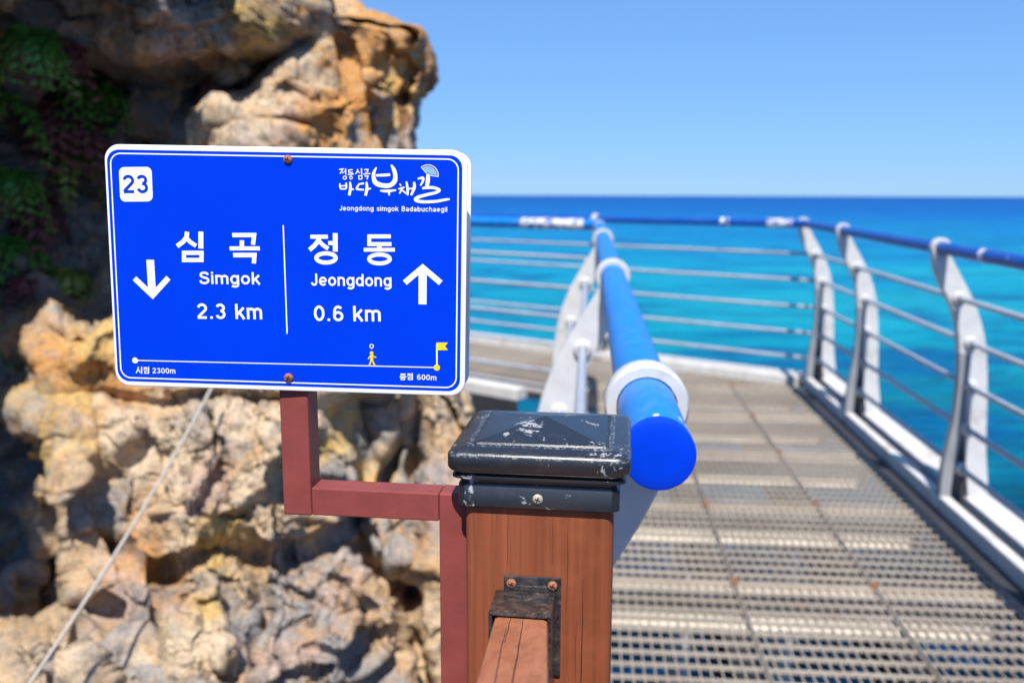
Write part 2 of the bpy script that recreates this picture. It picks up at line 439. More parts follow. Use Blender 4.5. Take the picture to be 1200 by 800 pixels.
def boulder(center, rad, mat, seed, level=6, rot=(0, 0, 0), planes=16, p=12, rough=1.0, parent=None, name='boulder', scale=1.0):
    """an angular weathered rock: a rounded polytope, split by joints and eroded by noise"""
    r = np.random.default_rng(seed)
    D, Fc = ico(level)
    N = r.normal(size=(planes, 3)); N /= np.linalg.norm(N, axis=1)[:, None]
    h = r.uniform(0.72, 1.0, planes)
    g = (np.clip(D @ N.T, 0, None) / h) ** p
    R = np.clip(g.sum(1) + 0.55 ** p, 1e-9, None) ** (-1.0 / p)
    V = D * np.minimum(R, 1.25)[:, None]
    V = V * np.array(rad)
    M = np.array((Matrix.Rotation(rot[2], 3, 'Z') @ Matrix.Rotation(rot[1], 3, 'Y') @ Matrix.Rotation(rot[0], 3, 'X')))
    V = V @ M.T; Nn = (D / np.array(rad)) @ M.T; Nn /= np.linalg.norm(Nn, axis=1)[:, None]
    Pw = V + np.array(center)
    m = min(rad); k = scale
    warp = np.stack([fbm(Pw * 2.6 * k + 5 * j, 3) for j in range(3)], 1) * 0.09
    F1, F2, ID, O1 = worley((Pw + warp / k) * np.array([2.6, 2.6, 3.4]) * k + seed)
    tilt = (O1 * _gr[ID & 255]).sum(1)                       # each joint block is cut by its own plane
    step = _jit[ID & 255, 0] - 0.5
    crack = np.exp(-((F2 - F1) / 0.045) ** 2)
    G1, G2, ID2, O2 = worley((Pw + warp * 0.6 / k) * np.array([5.6, 5.6, 6.6]) * k + seed * 3)
    tilt2 = (O2 * _gr[ID2 & 255]).sum(1); crack2 = np.exp(-((G2 - G1) / 0.05) ** 2)
    H1, H2, ID3, O3 = worley((Pw + warp * 0.4 / k) * np.array([16.0, 16.0, 18.0]) * k + seed * 5)
    tilt3 = (O3 * _gr[ID3 & 255]).sum(1); crack3 = np.exp(-((H2 - H1) / 0.07) ** 2)
    mm = min(m, 0.45)
    bed = Pw @ np.array([0.35, 0.2, 0.92]) * k + 0.25 * warp[:, 0]           # tilted bedding
    fr = (bed * 7.0) % 1.0; ledge = np.where(fr < 0.85, fr / 0.85, (1 - fr) / 0.15)
    fr2 = (bed * 19.0 + 0.3) % 1.0; ledge2 = np.where(fr2 < 0.8, fr2 / 0.8, (1 - fr2) / 0.2)
    sel = 0.3 + 0.7 * (fbm(Pw * 1.7 * k + 31, 2) > -0.05)
    selb = np.clip(fbm(Pw * 2.3 * k + 71, 2) * 3 + 0.6, 0, 1)
    d = 0.13 * m * fbm(Pw * 2.0 * k, 4, 0.5) + (0.26 * mm * tilt + 0.15 * step * mm - 0.20 * crack * mm * sel
        + 0.056 * tilt2 + 0.020 * (_jit[ID2 & 255, 2] - 0.5) - 0.042 * crack2 * sel + 0.013 * tilt3 - 0.006 * crack3 * sel
        + 0.012 * ledge * selb + 0.004 * ledge2 * selb
        + 0.008 * fbm(Pw * 9 * k, 4, 0.6) + 0.007 * fbm(Pw * 30 * k, 3, 0.6)) * rough / k
    Pw = Pw + Nn * d[:, None]
    return np_mesh(name, Pw, Fc, mat, parent)

# ================================================================== THE SETTING: sea
UP = Vector((0, 0, 1))
SEA_Z = -5.5
rr = [0.0, 20, 60, 200, 800, 4000, 20000, 60000]; seg = 64
mb = MB(); vs = [(0, 0, SEA_Z)]; fs = []
for r_ in rr[1:]:
    vs += [(r_ * math.cos(k / seg * math.tau), r_ * math.sin(k / seg * math.tau), SEA_Z) for k in range(seg)]
for k in range(seg): fs.append((0, 1 + k, 1 + (k + 1) % seg))
for i in range(len(rr) - 2):
    for k in range(seg):
        a = 1 + i * seg + k; b = 1 + i * seg + (k + 1) % seg
        fs.append((a, a + seg, b + seg, b))
struct(mb.add(vs, fs).build('sea', 'sea_water'))

# ------------------------------------------------------------------ cliff of boulders
def rock_px(px, py, z, rx, ry, rz, mat, seed, level=6, rot=0.0, parent=None, rough=1.0, planes=16, p=12):
    c = at(px, py, z); s = z / FPX
    return boulder((c.x, c.y, c.z), (rx * s, rz, ry * s), mat, seed, level, (0, rot, 0), planes, p, rough, parent)
# The face is laid out as a relief of real depth (metres from the eye) and then broken into joint blocks.
DEPTH = np.array([
    # overhang along the top
    (-260, -160, 2.1), (-100, -120, 2.2), (60, -130, 2.25), (200, -120, 2.6), (320, -120, 2.95), (-260, 20, 2.5), (-100, 0, 2.75), (20, -20, 2.7),
    (60, 10, 2.95), (140, 5, 2.80), (220, -10, 2.84), (300, 0, 2.92), (350, -30, 3.0), (170, 50, 2.86), (240, 45, 2.90), (305, 28, 2.90), (120, 45, 3.0),
    # shaded recess
    (110, 110, 3.45), (170, 110, 3.45), (240, 100, 3.35), (300, 72, 3.2), (60, 150, 3.4), (120, 200, 3.55), (170, 165, 3.5), (160, 260, 3.5), (60, 260, 3.45), (100, 330, 3.4), (20, 340, 3.3), (0, 200, 3.3), (0, 80, 3.15),
    (-120, 200, 3.1), (-200, 400, 3.0), (-120, 600, 3.0),
    # sunlit ridge
    (205, 168, 2.92), (260, 130, 2.86), (320, 95, 2.9), (380, 62, 3.05), (430, 48, 3.1), (470, 60, 3.12), (490, 90, 3.2), (440, 110, 2.98), (370, 120, 2.84), (300, 170, 2.78), (400, 170, 2.9), (470, 160, 3.05), (485, 130, 3.15),
    (250, 280, 2.85), (350, 300, 2.8), (450, 300, 2.95), (300, 400, 2.75), (420, 400, 2.85), (490, 400, 3.15),
    # ochre knob, left
    (70, 395, 2.85), (105, 415, 2.62), (140, 400, 2.75), (110, 450, 2.72),
    # main lower face
    (60, 500, 2.62), (75, 560, 2.55), (90, 620, 2.58), (150, 500, 2.62), (210, 520, 2.55), (210, 600, 2.45), (290, 540, 2.52), (310, 610, 2.5), (360, 500, 2.62), (395, 540, 2.68), (400, 600, 2.75), (130, 580, 2.58), (330, 480, 2.68),
    (25, 440, 3.15), (10, 540, 3.25), (15, 640, 3.2), (35, 700, 3.0), (-60, 500, 3.2), (-60, 700, 3.0),
    # lower blocks
    (135, 700, 2.45), (140, 770, 2.35), (240, 690, 2.38), (235, 750, 2.25), (300, 680, 2.5), (350, 720, 2.48), (400, 690, 2.6), (390, 770, 2.42), (440, 740, 2.62), (300, 780, 2.35),
    (40, 760, 2.25), (80, 790, 2.2), (-60, 800, 2.2),
    (445, 490, 3.15), (470, 540, 3.1), (465, 620, 2.98), (455, 660, 2.85), (510, 500, 3.05), (520, 580, 2.95), (515, 680, 2.85), (540, 760, 2.8), (500, 780, 2.75), (550, 500, 3.15),
    (-260, 900, 1.9), (0, 900, 1.95), (200, 900, 2.0), (350, 900, 2.15), (500, 900, 2.5), (570, 900, 2.7), (0, 1000, 1.85), (300, 1000, 1.95), (560, 1000, 2.5)], dtype=float)
FISSURES = [  # polyline, half-width px, depth m
    ([(352, 48), (290, 95), (225, 120), (190, 165), (150, 190)], 10, 0.22),
    ([(60, 470), (52, 560), (62, 640), (45, 700), (110, 715)], 9, 0.25),
    ([(120, 640), (165, 672), (205, 664), (255, 640), (330, 655), (395, 632), (440, 590), (470, 520)], 7, 0.20),
    ([(190, 670), (180, 720), (205, 800), (200, 900)], 8, 0.18),
    ([(300, 655), (312, 720), (290, 800), (300, 900)], 6, 0.14),
    ([(425, 470), (432, 540), (418, 600), (430, 660), (480, 690)], 8, 0.22),
    ([(488, 470), (484, 560), (492, 640), (480, 720), (500, 800)], 8, 0.22),
    ([(60, 470), (110, 462), (170, 472), (250, 462), (330, 470)], 6, 0.12),
    ([(110, 470), (118, 530), (112, 600), (124, 645)], 5, 0.10),
    ([(240, 470), (262, 540), (232, 600), (255, 640)], 4, 0.07),
    ([(330, 470), (345, 540), (330, 600), (340, 650)], 5, 0.10),
    ([(95, 700), (100, 760), (120, 810)], 7, 0.18),
    ([(400, 30), (412, 80), (440, 130), (425, 175)], 5, 0.10), ([(440, 100), (480, 112), (500, 130)], 4, 0.08), ([(330, 100), (372, 112), (400, 100)], 4, 0.06), ([(455, 40), (462, 80), (455, 120)], 4, 0.08),
    ([(250, 150), (330, 140), (390, 150)], 4, 0.05), ([(345, 690), (400, 720), (450, 700)], 4, 0.08), ([(360, 760), (420, 770), (470, 740)], 4, 0.08)]
C_TAN, C_LIT, C_OCH, C_GRY, C_PNK, C_RST, C_DRK, C_YEL = (0.54, 0.385, 0.235), (0.63, 0.48, 0.32), (0.58, 0.28, 0.075), (0.33, 0.305, 0.285), (0.46, 0.33, 0.26), (0.33, 0.14, 0.065), (0.23, 0.21, 0.20), (0.64, 0.43, 0.15)
TONES = [(-200, -100, C_TAN), (60, -60, C_TAN), (150, 10, C_TAN), (90, 30, C_GRY), (200, 30, C_PNK), (230, 5, C_GRY), (260, 40, C_TAN), (308, 22, C_YEL), (335, 5, C_TAN),
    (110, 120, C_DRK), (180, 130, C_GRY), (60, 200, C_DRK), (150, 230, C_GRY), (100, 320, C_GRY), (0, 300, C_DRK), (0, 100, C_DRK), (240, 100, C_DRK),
    (210, 165, C_TAN), (260, 135, C_LIT), (320, 110, C_LIT), (370, 70, C_LIT), (350, 150, C_PNK), (395, 150, C_OCH), (375, 165, C_OCH), (430, 70, C_OCH), (460, 55, C_OCH), (425, 108, C_OCH), (455, 95, C_YEL), (494, 90, C_RST), (488, 130, C_RST), (455, 150, C_GRY), (470, 170, C_PNK), (430, 150, C_GRY), (300, 170, C_LIT),
    (300, 300, C_TAN), (430, 300, C_GRY), (105, 405, C_YEL), (80, 420, C_OCH), (130, 440, C_OCH), (75, 500, C_YEL), (70, 560, C_TAN), (95, 610, C_GRY), (90, 650, C_TAN),
    (150, 500, C_LIT), (210, 500, C_LIT), (190, 560, C_LIT), (250, 560, C_PNK), (290, 520, C_LIT), (300, 590, C_LIT), (260, 625, C_YEL), (200, 620, C_LIT), (340, 600, C_TAN), (380, 500, C_LIT), (400, 520, C_YEL), (395, 590, C_GRY), (180, 640, C_OCH),
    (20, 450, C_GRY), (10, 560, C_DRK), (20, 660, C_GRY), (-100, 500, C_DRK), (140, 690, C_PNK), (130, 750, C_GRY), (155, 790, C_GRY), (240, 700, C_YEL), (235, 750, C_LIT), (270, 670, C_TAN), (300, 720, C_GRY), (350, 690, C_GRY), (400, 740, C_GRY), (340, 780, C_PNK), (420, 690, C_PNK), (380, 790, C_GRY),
    (50, 760, C_TAN), (90, 790, C_LIT), (455, 500, C_GRY), (470, 580, C_GRY), (450, 640, C_GRY), (470, 700, C_TAN), (515, 500, C_LIT), (520, 600, C_PNK), (515, 690, C_TAN), (540, 780, C_TAN), (495, 620, C_DRK), (100, 900, C_TAN), (300, 900, C_GRY), (500, 900, C_PNK)]
EDGE = [(-160, 322), (-60, 345), (0, 372), (28, 440), (42, 486), (88, 503), (118, 488), (175, 492), (300, 500), (420, 522), (470, 548), (520, 562), (700, 572), (1000, 585)]
def face_depth(PX, PY):
    """base relief, blended from the depths above, with the fissures cut in"""
    P = np.stack([PX, PY], 1); Zs = np.zeros(len(P)); Ws = np.zeros(len(P))
    for (x, y, z) in DEPTH:
        w = 1.0 / ((P[:, 0] - x) ** 2 + (P[:, 1] - y) ** 2 + 260.0) ** 2.2
        Zs += w * z; Ws += w
    Zs /= Ws
    for (pl, hw_, dp) in FISSURES:
        dm = np.full(len(P), 1e9)
        for (p, q) in zip(pl, pl[1:]):
            p = np.array(p, float); q = np.array(q, float); dv = q - p
            t = np.clip(((P - p) @ dv) / (dv @ dv), 0, 1); dm = np.minimum(dm, np.linalg.norm(P - (p + t[:, None] * dv), axis=1))
        Zs += dp * np.exp(-(dm / hw_) ** 2)
    return Zs
def depth_at(px, py): return float(face_depth(np.array([float(px)]), np.array([float(py)]))[0])

def mk_rock_face():
    m = NB('rock_face'); v = m.pos()
    at_ = m.n('ShaderNodeVertexColor'); at_.layer_name = 'tone'; base = at_.outputs[0]
    n2 = m.noise(v, 6.0, 8, 0.65, 0.8); n3 = m.noise(v, 26, 7, 0.68, 0.3); n4 = m.noise(v, 95, 5, 0.65); n6 = m.noise(v, 12, 8, 0.7, 0.9); n7 = m.noise(v, 4.2, 8, 0.66, 0.6)
    c = m.mix(m.ramp(n2, [(0.50, 0.0), (0.63, 0.65)]), base, (0.53, 0.27, 0.08))
    c = m.mix(m.ramp(n7, [(0.53, 0.0), (0.64, 0.65)]), c, (0.27, 0.25, 0.24))
    c = m.mix(m.ramp(n6, [(0.55, 0.0), (0.66, 0.55)]), c, (0.62, 0.52, 0.40))
    c = m.mix(m.ramp(n6, [(0.32, 0.65), (0.42, 0.0)]), c, (0.20, 0.12, 0.065))
    c = m.mix(m.ramp(n3, [(0.34, 0.6), (0.50, 0.0)]), c, (0.11, 0.10, 0.095))
    c = m.mix(m.ramp(n4, [(0.38, 0.45), (0.55, 0.0)]), c, (0.13, 0.115, 0.10))
    m.color(c); m.set(Roughness=0.9); m.b.inputs['Specular IOR Level'].default_value = 0.2
    h = m.math('ADD', m.math('MULTIPLY', n4, 0.3), n3)
    m.normal(m.bump(h, 0.7, 0.018))
mk_rock_face()

def rock_relief(Pw, m, seed, k=1.0):
    """planar joint blocks at three sizes with cracks between them"""
    warp = np.stack([fbm(Pw * 2.6 * k + 5 * j, 3) for j in range(3)], 1) * 0.085
    F1, F2, ID, O1 = worley((Pw + warp / k) * np.array([2.7, 2.7, 2.3]) * k + seed)
    G1, G2, ID2, O2 = worley((Pw + warp * 0.7 / k) * np.array([6.6, 6.6, 5.4]) * k + seed * 3)
    H1, H2, ID3, O3 = worley((Pw + warp * 0.5 / k) * np.array([17.0, 17.0, 14.0]) * k + seed * 5)
    t1 = (O1 * _gr[ID & 255]).sum(1); t2 = (O2 * _gr[ID2 & 255]).sum(1); t3 = (O3 * _gr[ID3 & 255]).sum(1)
    sel = np.clip(fbm(Pw * 2.1 * k + 31, 2) * 4 + 0.5, 0.1, 1); sel3 = np.clip(fbm(Pw * 3.3 * k + 91, 2) * 4 + 0.4, 0.1, 1)
    return (0.30 * m * t1 + 0.16 * m * (_jit[ID & 255, 0] - 0.5) - 0.12 * m * np.exp(-((F2 - F1) / 0.026) ** 2) * sel
            + 0.028 * t2 + 0.018 * (_jit[ID2 & 255, 2] - 0.5) - 0.024 * np.exp(-((G2 - G1) / 0.030) ** 2) * sel
            + 0.010 * t3 * sel3 + 0.006 * (_jit[ID3 & 255, 1] - 0.5) * sel3 - 0.006 * np.exp(-((H2 - H1) / 0.05) ** 2) * sel3
            + 0.013 * fbm(Pw * 6 * k, 5, 0.62) + 0.005 * fbm(Pw * 34 * k, 3, 0.6)) / k

NU, NW, NV = 400, 70, 560
vv = np.linspace(-160, 1000, NV); xs = np.interp(vv, [e[0] for e in EDGE], [e[1] for e in EDGE])
uu = np.linspace(0, 1, NU) ** 0.85
PXg = np.concatenate([-260 + uu[None, :] * (xs[:, None] + 260), np.repeat(xs[:, None], NW, 1)], 1)
PYg = np.repeat(vv[:, None], NU + NW, 1)
Zg = face_depth(PXg.ravel(), PYg.ravel()).reshape(PXg.shape)
de = np.clip((xs[:, None] - PXg) / 26.0, 0, 1); Zg[:, :NU] += 0.16 * (1 - de[:, :NU]) ** 2
tw = np.linspace(0.012, 1, NW); Zg[:, NU:] += (1.7 * tw ** 1.3)[None, :]
PXg[:, NU:] -= 40 * tw[None, :] ** 2
Fw, Rw, Uw = (np.array(q) for q in (FWD, RGT, UPV))
Pg = np.array(EYE) + (Fw + Rw * ((PXg - 600) / FPX)[..., None] - Uw * ((PYg - 400) / FPX)[..., None]) * Zg[..., None]
du = np.gradient(Pg, axis=1); dv_ = np.gradient(Pg, axis=0); Ng = np.cross(du, dv_)
Ng /= np.linalg.norm(Ng, axis=2)[..., None] + 1e-12
for _ in range(6):                                   # smooth the push direction
    Ng[1:-1, 1:-1] = (Ng[1:-1, 1:-1] + Ng[:-2, 1:-1] + Ng[2:, 1:-1] + Ng[1:-1, :-2] + Ng[1:-1, 2:]) / 5
Ng /= np.linalg.norm(Ng, axis=2)[..., None] + 1e-12
V = Pg.reshape(-1, 3); N_ = Ng.reshape(-1, 3)
if (N_ @ Fw).mean() > 0: N_ = -N_
V = V + N_ * rock_relief(V, 0.40, 11)[:, None]
# relax the few places where the relief is stretched over a steep step
Gv = V.reshape(NV, NU + NW, 3).copy()
for _ in range(5):
    eu = np.linalg.norm(np.diff(Gv, axis=1), axis=2); ev = np.linalg.norm(np.diff(Gv, axis=0), axis=2)
    st_ = np.zeros(Gv.shape[:2]); st_[:, 1:] = np.maximum(st_[:, 1:], eu); st_[:, :-1] = np.maximum(st_[:, :-1], eu); st_[1:] = np.maximum(st_[1:], ev); st_[:-1] = np.maximum(st_[:-1], ev)
    wgt = np.clip((st_ - 0.013) / 0.012, 0, 1)[1:-1, 1:-1, None] * 0.8
    wgt[:, NU - 2:] *= 0.3
    avg = (Gv[:-2, 1:-1] + Gv[2:, 1:-1] + Gv[1:-1, :-2] + Gv[1:-1, 2:]) / 4
    Gv[1:-1, 1:-1] = Gv[1:-1, 1:-1] * (1 - wgt) + avg * wgt
Nf = np.cross(np.gradient(Gv, axis=1), np.gradient(Gv, axis=0)); Nf /= np.linalg.norm(Nf, axis=2)[..., None] + 1e-12
Nf = Nf.reshape(-1, 3); V = Gv.reshape(-1, 3)
if (Nf @ Fw).mean() > 0: Nf = -Nf
wf = np.stack([fbm(V * 7 + 5 * j, 2) for j in range(3)], 1) * 0.03      # fine chipping and cracks over the relaxed relief
K1, K2, KID, KO = worley((V + wf) * np.array([12.0, 12.0, 10.0]) + 3.3)
M1, M2, MID, MO = worley((V + wf * 0.6) * np.array([30.0, 30.0, 26.0]) + 7.7)
sk = np.clip(fbm(V * 2.7 + 41, 2) * 4 + 0.55, 0.15, 1)
V = V + Nf * ((0.015 * (KO * _gr[KID & 255]).sum(1) + 0.010 * (_jit[KID & 255, 0] - 0.5) - 0.014 * np.exp(-((K2 - K1) / 0.045) ** 2)
               + 0.006 * (MO * _gr[MID & 255]).sum(1) - 0.004 * np.exp(-((M2 - M1) / 0.07) ** 2)) * sk + 0.009 * fbm(V * 15, 4, 0.62))[:, None]
idx = np.arange(NV * (NU + NW)).reshape(NV, NU + NW)
Fq = np.stack([idx[:-1, :-1].ravel(), idx[1:, :-1].ravel(), idx[1:, 1:].ravel(), idx[:-1, 1:].ravel()], 1)
cliff = np_mesh('cliff', V, Fq, 'rock_face'); struct(cliff)
# stone colours in irregular beds
wx = PXg.ravel() + 55 * fbm(V * 4.0 + 3, 4, 0.6); wy = PYg.ravel() + 55 * fbm(V * 4.0 + 13, 4, 0.6)
Cs = np.zeros((len(V), 3)); Ws = np.zeros(len(V))
for (x, y, c) in TONES:
    w = 1.0 / ((wx - x) ** 2 + (wy - y) ** 2 + 60.0) ** 3.0
    Cs += w[:, None] * np.array(c); Ws += w
Cs /= Ws[:, None]
ca = cliff.data.color_attributes.new('tone', 'FLOAT_COLOR', 'POINT')
ca.data.foreach_set('color', np.concatenate([Cs, np.ones((len(V), 1))], 1).astype(np.float32).ravel())
rock_px(-340, 170, 2.15, 195, 240, 0.55, 'rock_grey', 68, 6, 0.1, cliff)  # unseen boulder added out of frame to shade the cliff's left side
for i, (c, r_, mat) in enumerate([((-2.4, 4.4, -3.2), (1.9, 1.6, 3.0), 'rock_dark'), ((-1.5, 3.1, -3.0), (1.0, 1.0, 2.4), 'rock_grey'),
                                  ((-4.6, 3.0, -0.6), (2.0, 2.6, 4.6), 'rock_grey'), ((-3.4, 0.6, -2.6), (1.6, 2.2, 3.2), 'rock_grey')]):
    boulder(c, r_, mat, 400 + i, 6, parent=cliff, scale=0.5)
for i, (c, r_, mat) in enumerate([((0.1, 2.6, -5.1), (0.9, 0.8, 0.9), 'rock_grey'), ((0.9, 4.6, -5.3), (0.8, 0.7, 0.7), 'rock_tan'),
                                  ((-0.4, 5.3, -5.0), (0.9, 0.9, 1.1), 'rock_grey'), ((0.5, 6.4, -5.4), (0.7, 0.6, 0.55), 'rock_tan')]):
    o = boulder(c, r_, mat, 500 + i, 5, scale=0.6, name='sea_rock')
    tag(o, 'wet boulder standing in the sea under the grating walkway', 'rock', 'boulders in the sea under the walkway')

# ================================================================== THE WALKWAY
WU = ray(690, 217).normalized()
WV = WU.cross(UP).normalized()
WN = WV.cross(WU).normalized()
WF = frame(Vector((0, 0, 0)), WV, WU, WN)           # local: x = across, y = along, z = up from the deck
S_CORNER_R, S_CORNER_L = 6.40, 5.42
LEFT_E, RIGHT_E = 0.055, 1.51
PW, PL = 0.485, 0.80

walk = bpy.data.objects.new('walkway', None); COL.objects.link(walk); walk.matrix_world = WF; struct(walk)
def grating_mesh(w, l, pitch_y=0.0727, pitch_x=0.0320):
    mb = MB(); e = 0.004
    ny = int(round(l / pitch_y))
    for k in range(1, ny):
        y = l * k / ny
        mb.box(e + 0.004, w - e - 0.004, y - 0.0032, y + 0.0032, -0.0130, 0.0)
    nx = int(round(w / pitch_x))
    for k in range(1, nx):
        x = w * k / nx
        mb.box(x - 0.0019, x + 0.0019, e + 0.004, l - e - 0.004, -0.010, -0.0015)
    mb.box(e, e + 0.004, e, l - e, -0.022, 0.002); mb.box(w - e - 0.004, w - e, e, l - e, -0.022, 0.002)
    mb.box(e + 0.004, w - e - 0.004, e, e + 0.004, -0.022, 0.002); mb.box(e + 0.004, w - e - 0.004, l - e - 0.004, l - e, -0.022, 0.002)
    return mb
first = None; narrow = None
BAND0 = 0.67
for j in range(1, 8):
    s0 = BAND0 + PL * (j - 1) + 0.0
    for i in range(3):
        if i == 2:
            if narrow is None:
                narrow = grating_mesh(0.452, PL).build('grating_panel', 'grating_steel', walk); o = narrow
            else:
                o = narrow.copy(); COL.objects.link(o)
        elif first is None:
            first = grating_mesh(PW, PL).build('grating_panel', 'grating_steel', walk); o = first
        else:
            o = first.copy(); COL.objects.link(o)
        o.location = (LEFT_E + PW * i, s0, random.Random(j * 9 + i).uniform(-0.002, 0.002))
# cross beams under the panel joints, with bolted clips on the seams
for j in range(0, 9):
    s0 = BAND0 + PL * j
    mb = MB(); mb.box(-0.05, 1.476, s0 - 0.060, s0 + 0.060, -0.034, -0.024); mb.box(-0.05, 1.476, s0 - 0.004, s0 + 0.004, -0.16, -0.034); mb.box(-0.05, 1.476, s0 - 0.045, s0 + 0.045, -0.17, -0.16)
    mb.build('cross_beam', 'beam_galvanised', walk)
clip = None
for j in range(1, 8):
    for i in range(1, 3):
        if clip is None:
            mb = MB(); mb.box(-0.014, 0.014, -0.011, 0.011, 0.0045, 0.0085); mb.lathe([(0.0, 0.0175), (0.007, 0.0175), (0.008, 0.016), (0.008, 0.0085)], (0, 0, 0), (0, 0, 1), 10)
            clip = mb.build('clip', 'rust_orange', walk); o = clip
        else:
            o = clip.copy(); COL.objects.link(o)
        o.location = (LEFT_E + PW * i, BAND0 + PL * j + random.Random(j * 5 + i).uniform(-0.03, 0.03), 0)
# stringers, kerbs and a painted shadow strip
def wbox(name, x0, x1, y0, y1, z0, z1, mat, bevel=0.0):
    return MB().box(x0, x1, y0, y1, z0, z1).build(name, mat, walk, bevel=bevel)
wbox('stringer', 0.0, 0.052, 0.5, S_CORNER_L, -0.032, -0.004, 'beam_galvanised')
wbox('stringer', 1.479, 1.5515, 0.5, S_CORNER_R - 0.1, -0.085, -0.012, 'dark_steel_and_shade')  # dark strip added to widen the shadow band along the right kerb
wbox('stringer', 0.50, 0.58, 0.5, S_CORNER_L + 0.6, -0.38, -0.171, 'dark_steel_and_shade')
wbox('stringer', 1.06, 1.14, 0.5, S_CORNER_L + 0.6, -0.38, -0.171, 'dark_steel_and_shade')
wbox('kerb', 1.552, 1.602, -0.6, S_CORNER_R + 0.02, -0.03, 0.052, 'kerb_white', 0.006)
wbox('kerb', 1.665, 1.785, -0.6, S_CORNER_R + 0.10, -0.03, 0.050, 'kerb_white', 0.006)
wbox('kerb_channel', 1.602, 1.665, -0.6, S_CORNER_R + 0.06, -0.03, 0.006, 'dark_steel_and_shade')
wbox('kerb', -0.062, -0.012, 0.8, S_CORNER_L - 0.03, -0.03, 0.052, 'kerb_white', 0.006)
wbox('kerb', -0.235, -0.125, 0.8, S_CORNER_L - 0.12, -0.03, 0.050, 'kerb_white', 0.006)
wbox('kerb_channel', -0.125, -0.062, 0.8, S_CORNER_L - 0.08, -0.03, 0.006, 'dark_steel_and_shade')
# steel columns down to the rocks
for (x, y) in ((0.54, 2.3), (1.10, 2.3), (0.54, 4.7), (1.10, 4.7)):
    mb = MB(); mb.lathe([(0.0, 0), (0.06, 0), (0.06, 5.5), (0.0, 5.5)], (x, y, -5.9), (0, 0, 1), 16)
    mb.build('column', 'beam_galvanised', walk, smooth=True)

# the part that turns left is level
TZ = (WF @ Vector((0, 6.4, 0))).z
ta = on_plane(908, 447, (0, 0, TZ), UP); tb = on_plane(556, 401, (0, 0, TZ), UP)
TU = (tb - ta).normalized(); TV = TU.cross(UP).normalized()     # along (to the left), across (away from us)
TF = frame(ta, TV, TU, UP)                                      # local: x = across (0 = outer kerb, negative = towards us)
turn = bpy.data.objects.new('walkway', None); COL.objects.link(turn); turn.matrix_world = TF; struct(turn)
TW = 1.33
tp = None
for j in range(6):
    for i in range(3):
        if tp is None:
            tp = grating_mesh((TW - 0.06) / 3, PL).build('grating_panel', 'grating_steel', turn); o = tp
        else:
            o = tp.copy(); COL.objects.link(o)
        o.location = (-TW + 0.03 + (TW - 0.06) / 3 * i, 1.02 + PL * j, 0.0)
# the mitred corner between the two: plates of grating cut to the angle
cpts = [WF @ Vector((0.055, S_CORNER_L - 0.05, 0)), WF @ Vector((1.51, S_CORNER_R - 0.16, 0))]
q0 = TF @ Vector((-TW + 0.03, 1.0, 0)); q1 = TF @ Vector((-0.03, 1.0, 0)); q2 = TF @ Vector((-0.03, 0.05, 0))
def corner_panel():
    poly = [WF @ Vector((LEFT_E, BAND0 + PL * 7 - 0.01, 0)), WF @ Vector((1.51, BAND0 + PL * 7 - 0.01, 0)), q2, q1, q0]
    mb = MB(); inv = TF.inverted(); P2 = [inv @ p for p in poly]; P2 = [(p.x, p.y) for p in P2]
    def clip_line(c, axis):
        hits = []
        for k in range(len(P2)):
            a, b = P2[k], P2[(k + 1) % len(P2)]
            if (a[axis] - c) * (b[axis] - c) < 0:
                t = (c - a[axis]) / (b[axis] - a[axis]); hits.append(a[1 - axis] + t * (b[1 - axis] - a[1 - axis]))
        return (min(hits), max(hits)) if len(hits) >= 2 else None
    lo = [min(p[k] for p in P2) for k in (0, 1)]; hi = [max(p[k] for p in P2) for k in (0, 1)]
    y = lo[1] + 0.03
    while y < hi[1]:
        h = clip_line(y, 1)
        if h: mb.box(h[0], h[1], y - 0.0032, y + 0.0032, -0.0130, -0.001)
        y += 0.0727
    x = lo[0] + 0.02
    while x < hi[0]:
        h = clip_line(x, 0)
        if h: mb.box(x - 0.0021, x + 0.0021, h[0], h[1], -0.010, -0.0025)
        x += 0.0305
    return mb.build('grating_panel', 'grating_steel', turn)
corner_panel()
def tbox(name, x0, x1, y0, y1, z0, z1, mat, bevel=0.0):
    return MB().box(x0, x1, y0, y1, z0, z1).build(name, mat, turn, bevel=bevel)
tbox('kerb', 0.004, 0.054, -0.16, 6.0, -0.03, 0.052, 'kerb_white', 0.006)
tbox('kerb', 0.117, 0.237, -0.20, 6.0, -0.03, 0.050, 'kerb_white', 0.006)
tbox('kerb_channel', 0.054, 0.117, -0.18, 6.0, -0.03, 0.006, 'dark_steel_and_shade')
YN = 1.02
tbox('kerb', -TW - 0.03, -TW + 0.02, YN, 6.0, -0.03, 0.052, 'kerb_white', 0.006)
tbox('kerb', -TW - 0.213, -TW - 0.093, YN + 0.15, 6.0, -0.03, 0.050, 'kerb_white', 0.006)
tbox('kerb_channel', -TW - 0.093, -TW - 0.03, YN + 0.08, 6.0, -0.03, 0.006, 'dark_steel_and_shade')
tbox('fascia', -TW - 0.213, -TW - 0.20, YN + 0.15, 6.0, -0.30, -0.03, 'dark_steel_and_shade')
for k in range(6):
    tbox('cross_beam', -TW, 0.2, 1.02 + PL * k - 0.04, 1.02 + PL * k + 0.04, -0.20, -0.034, 'beam_galvanised')

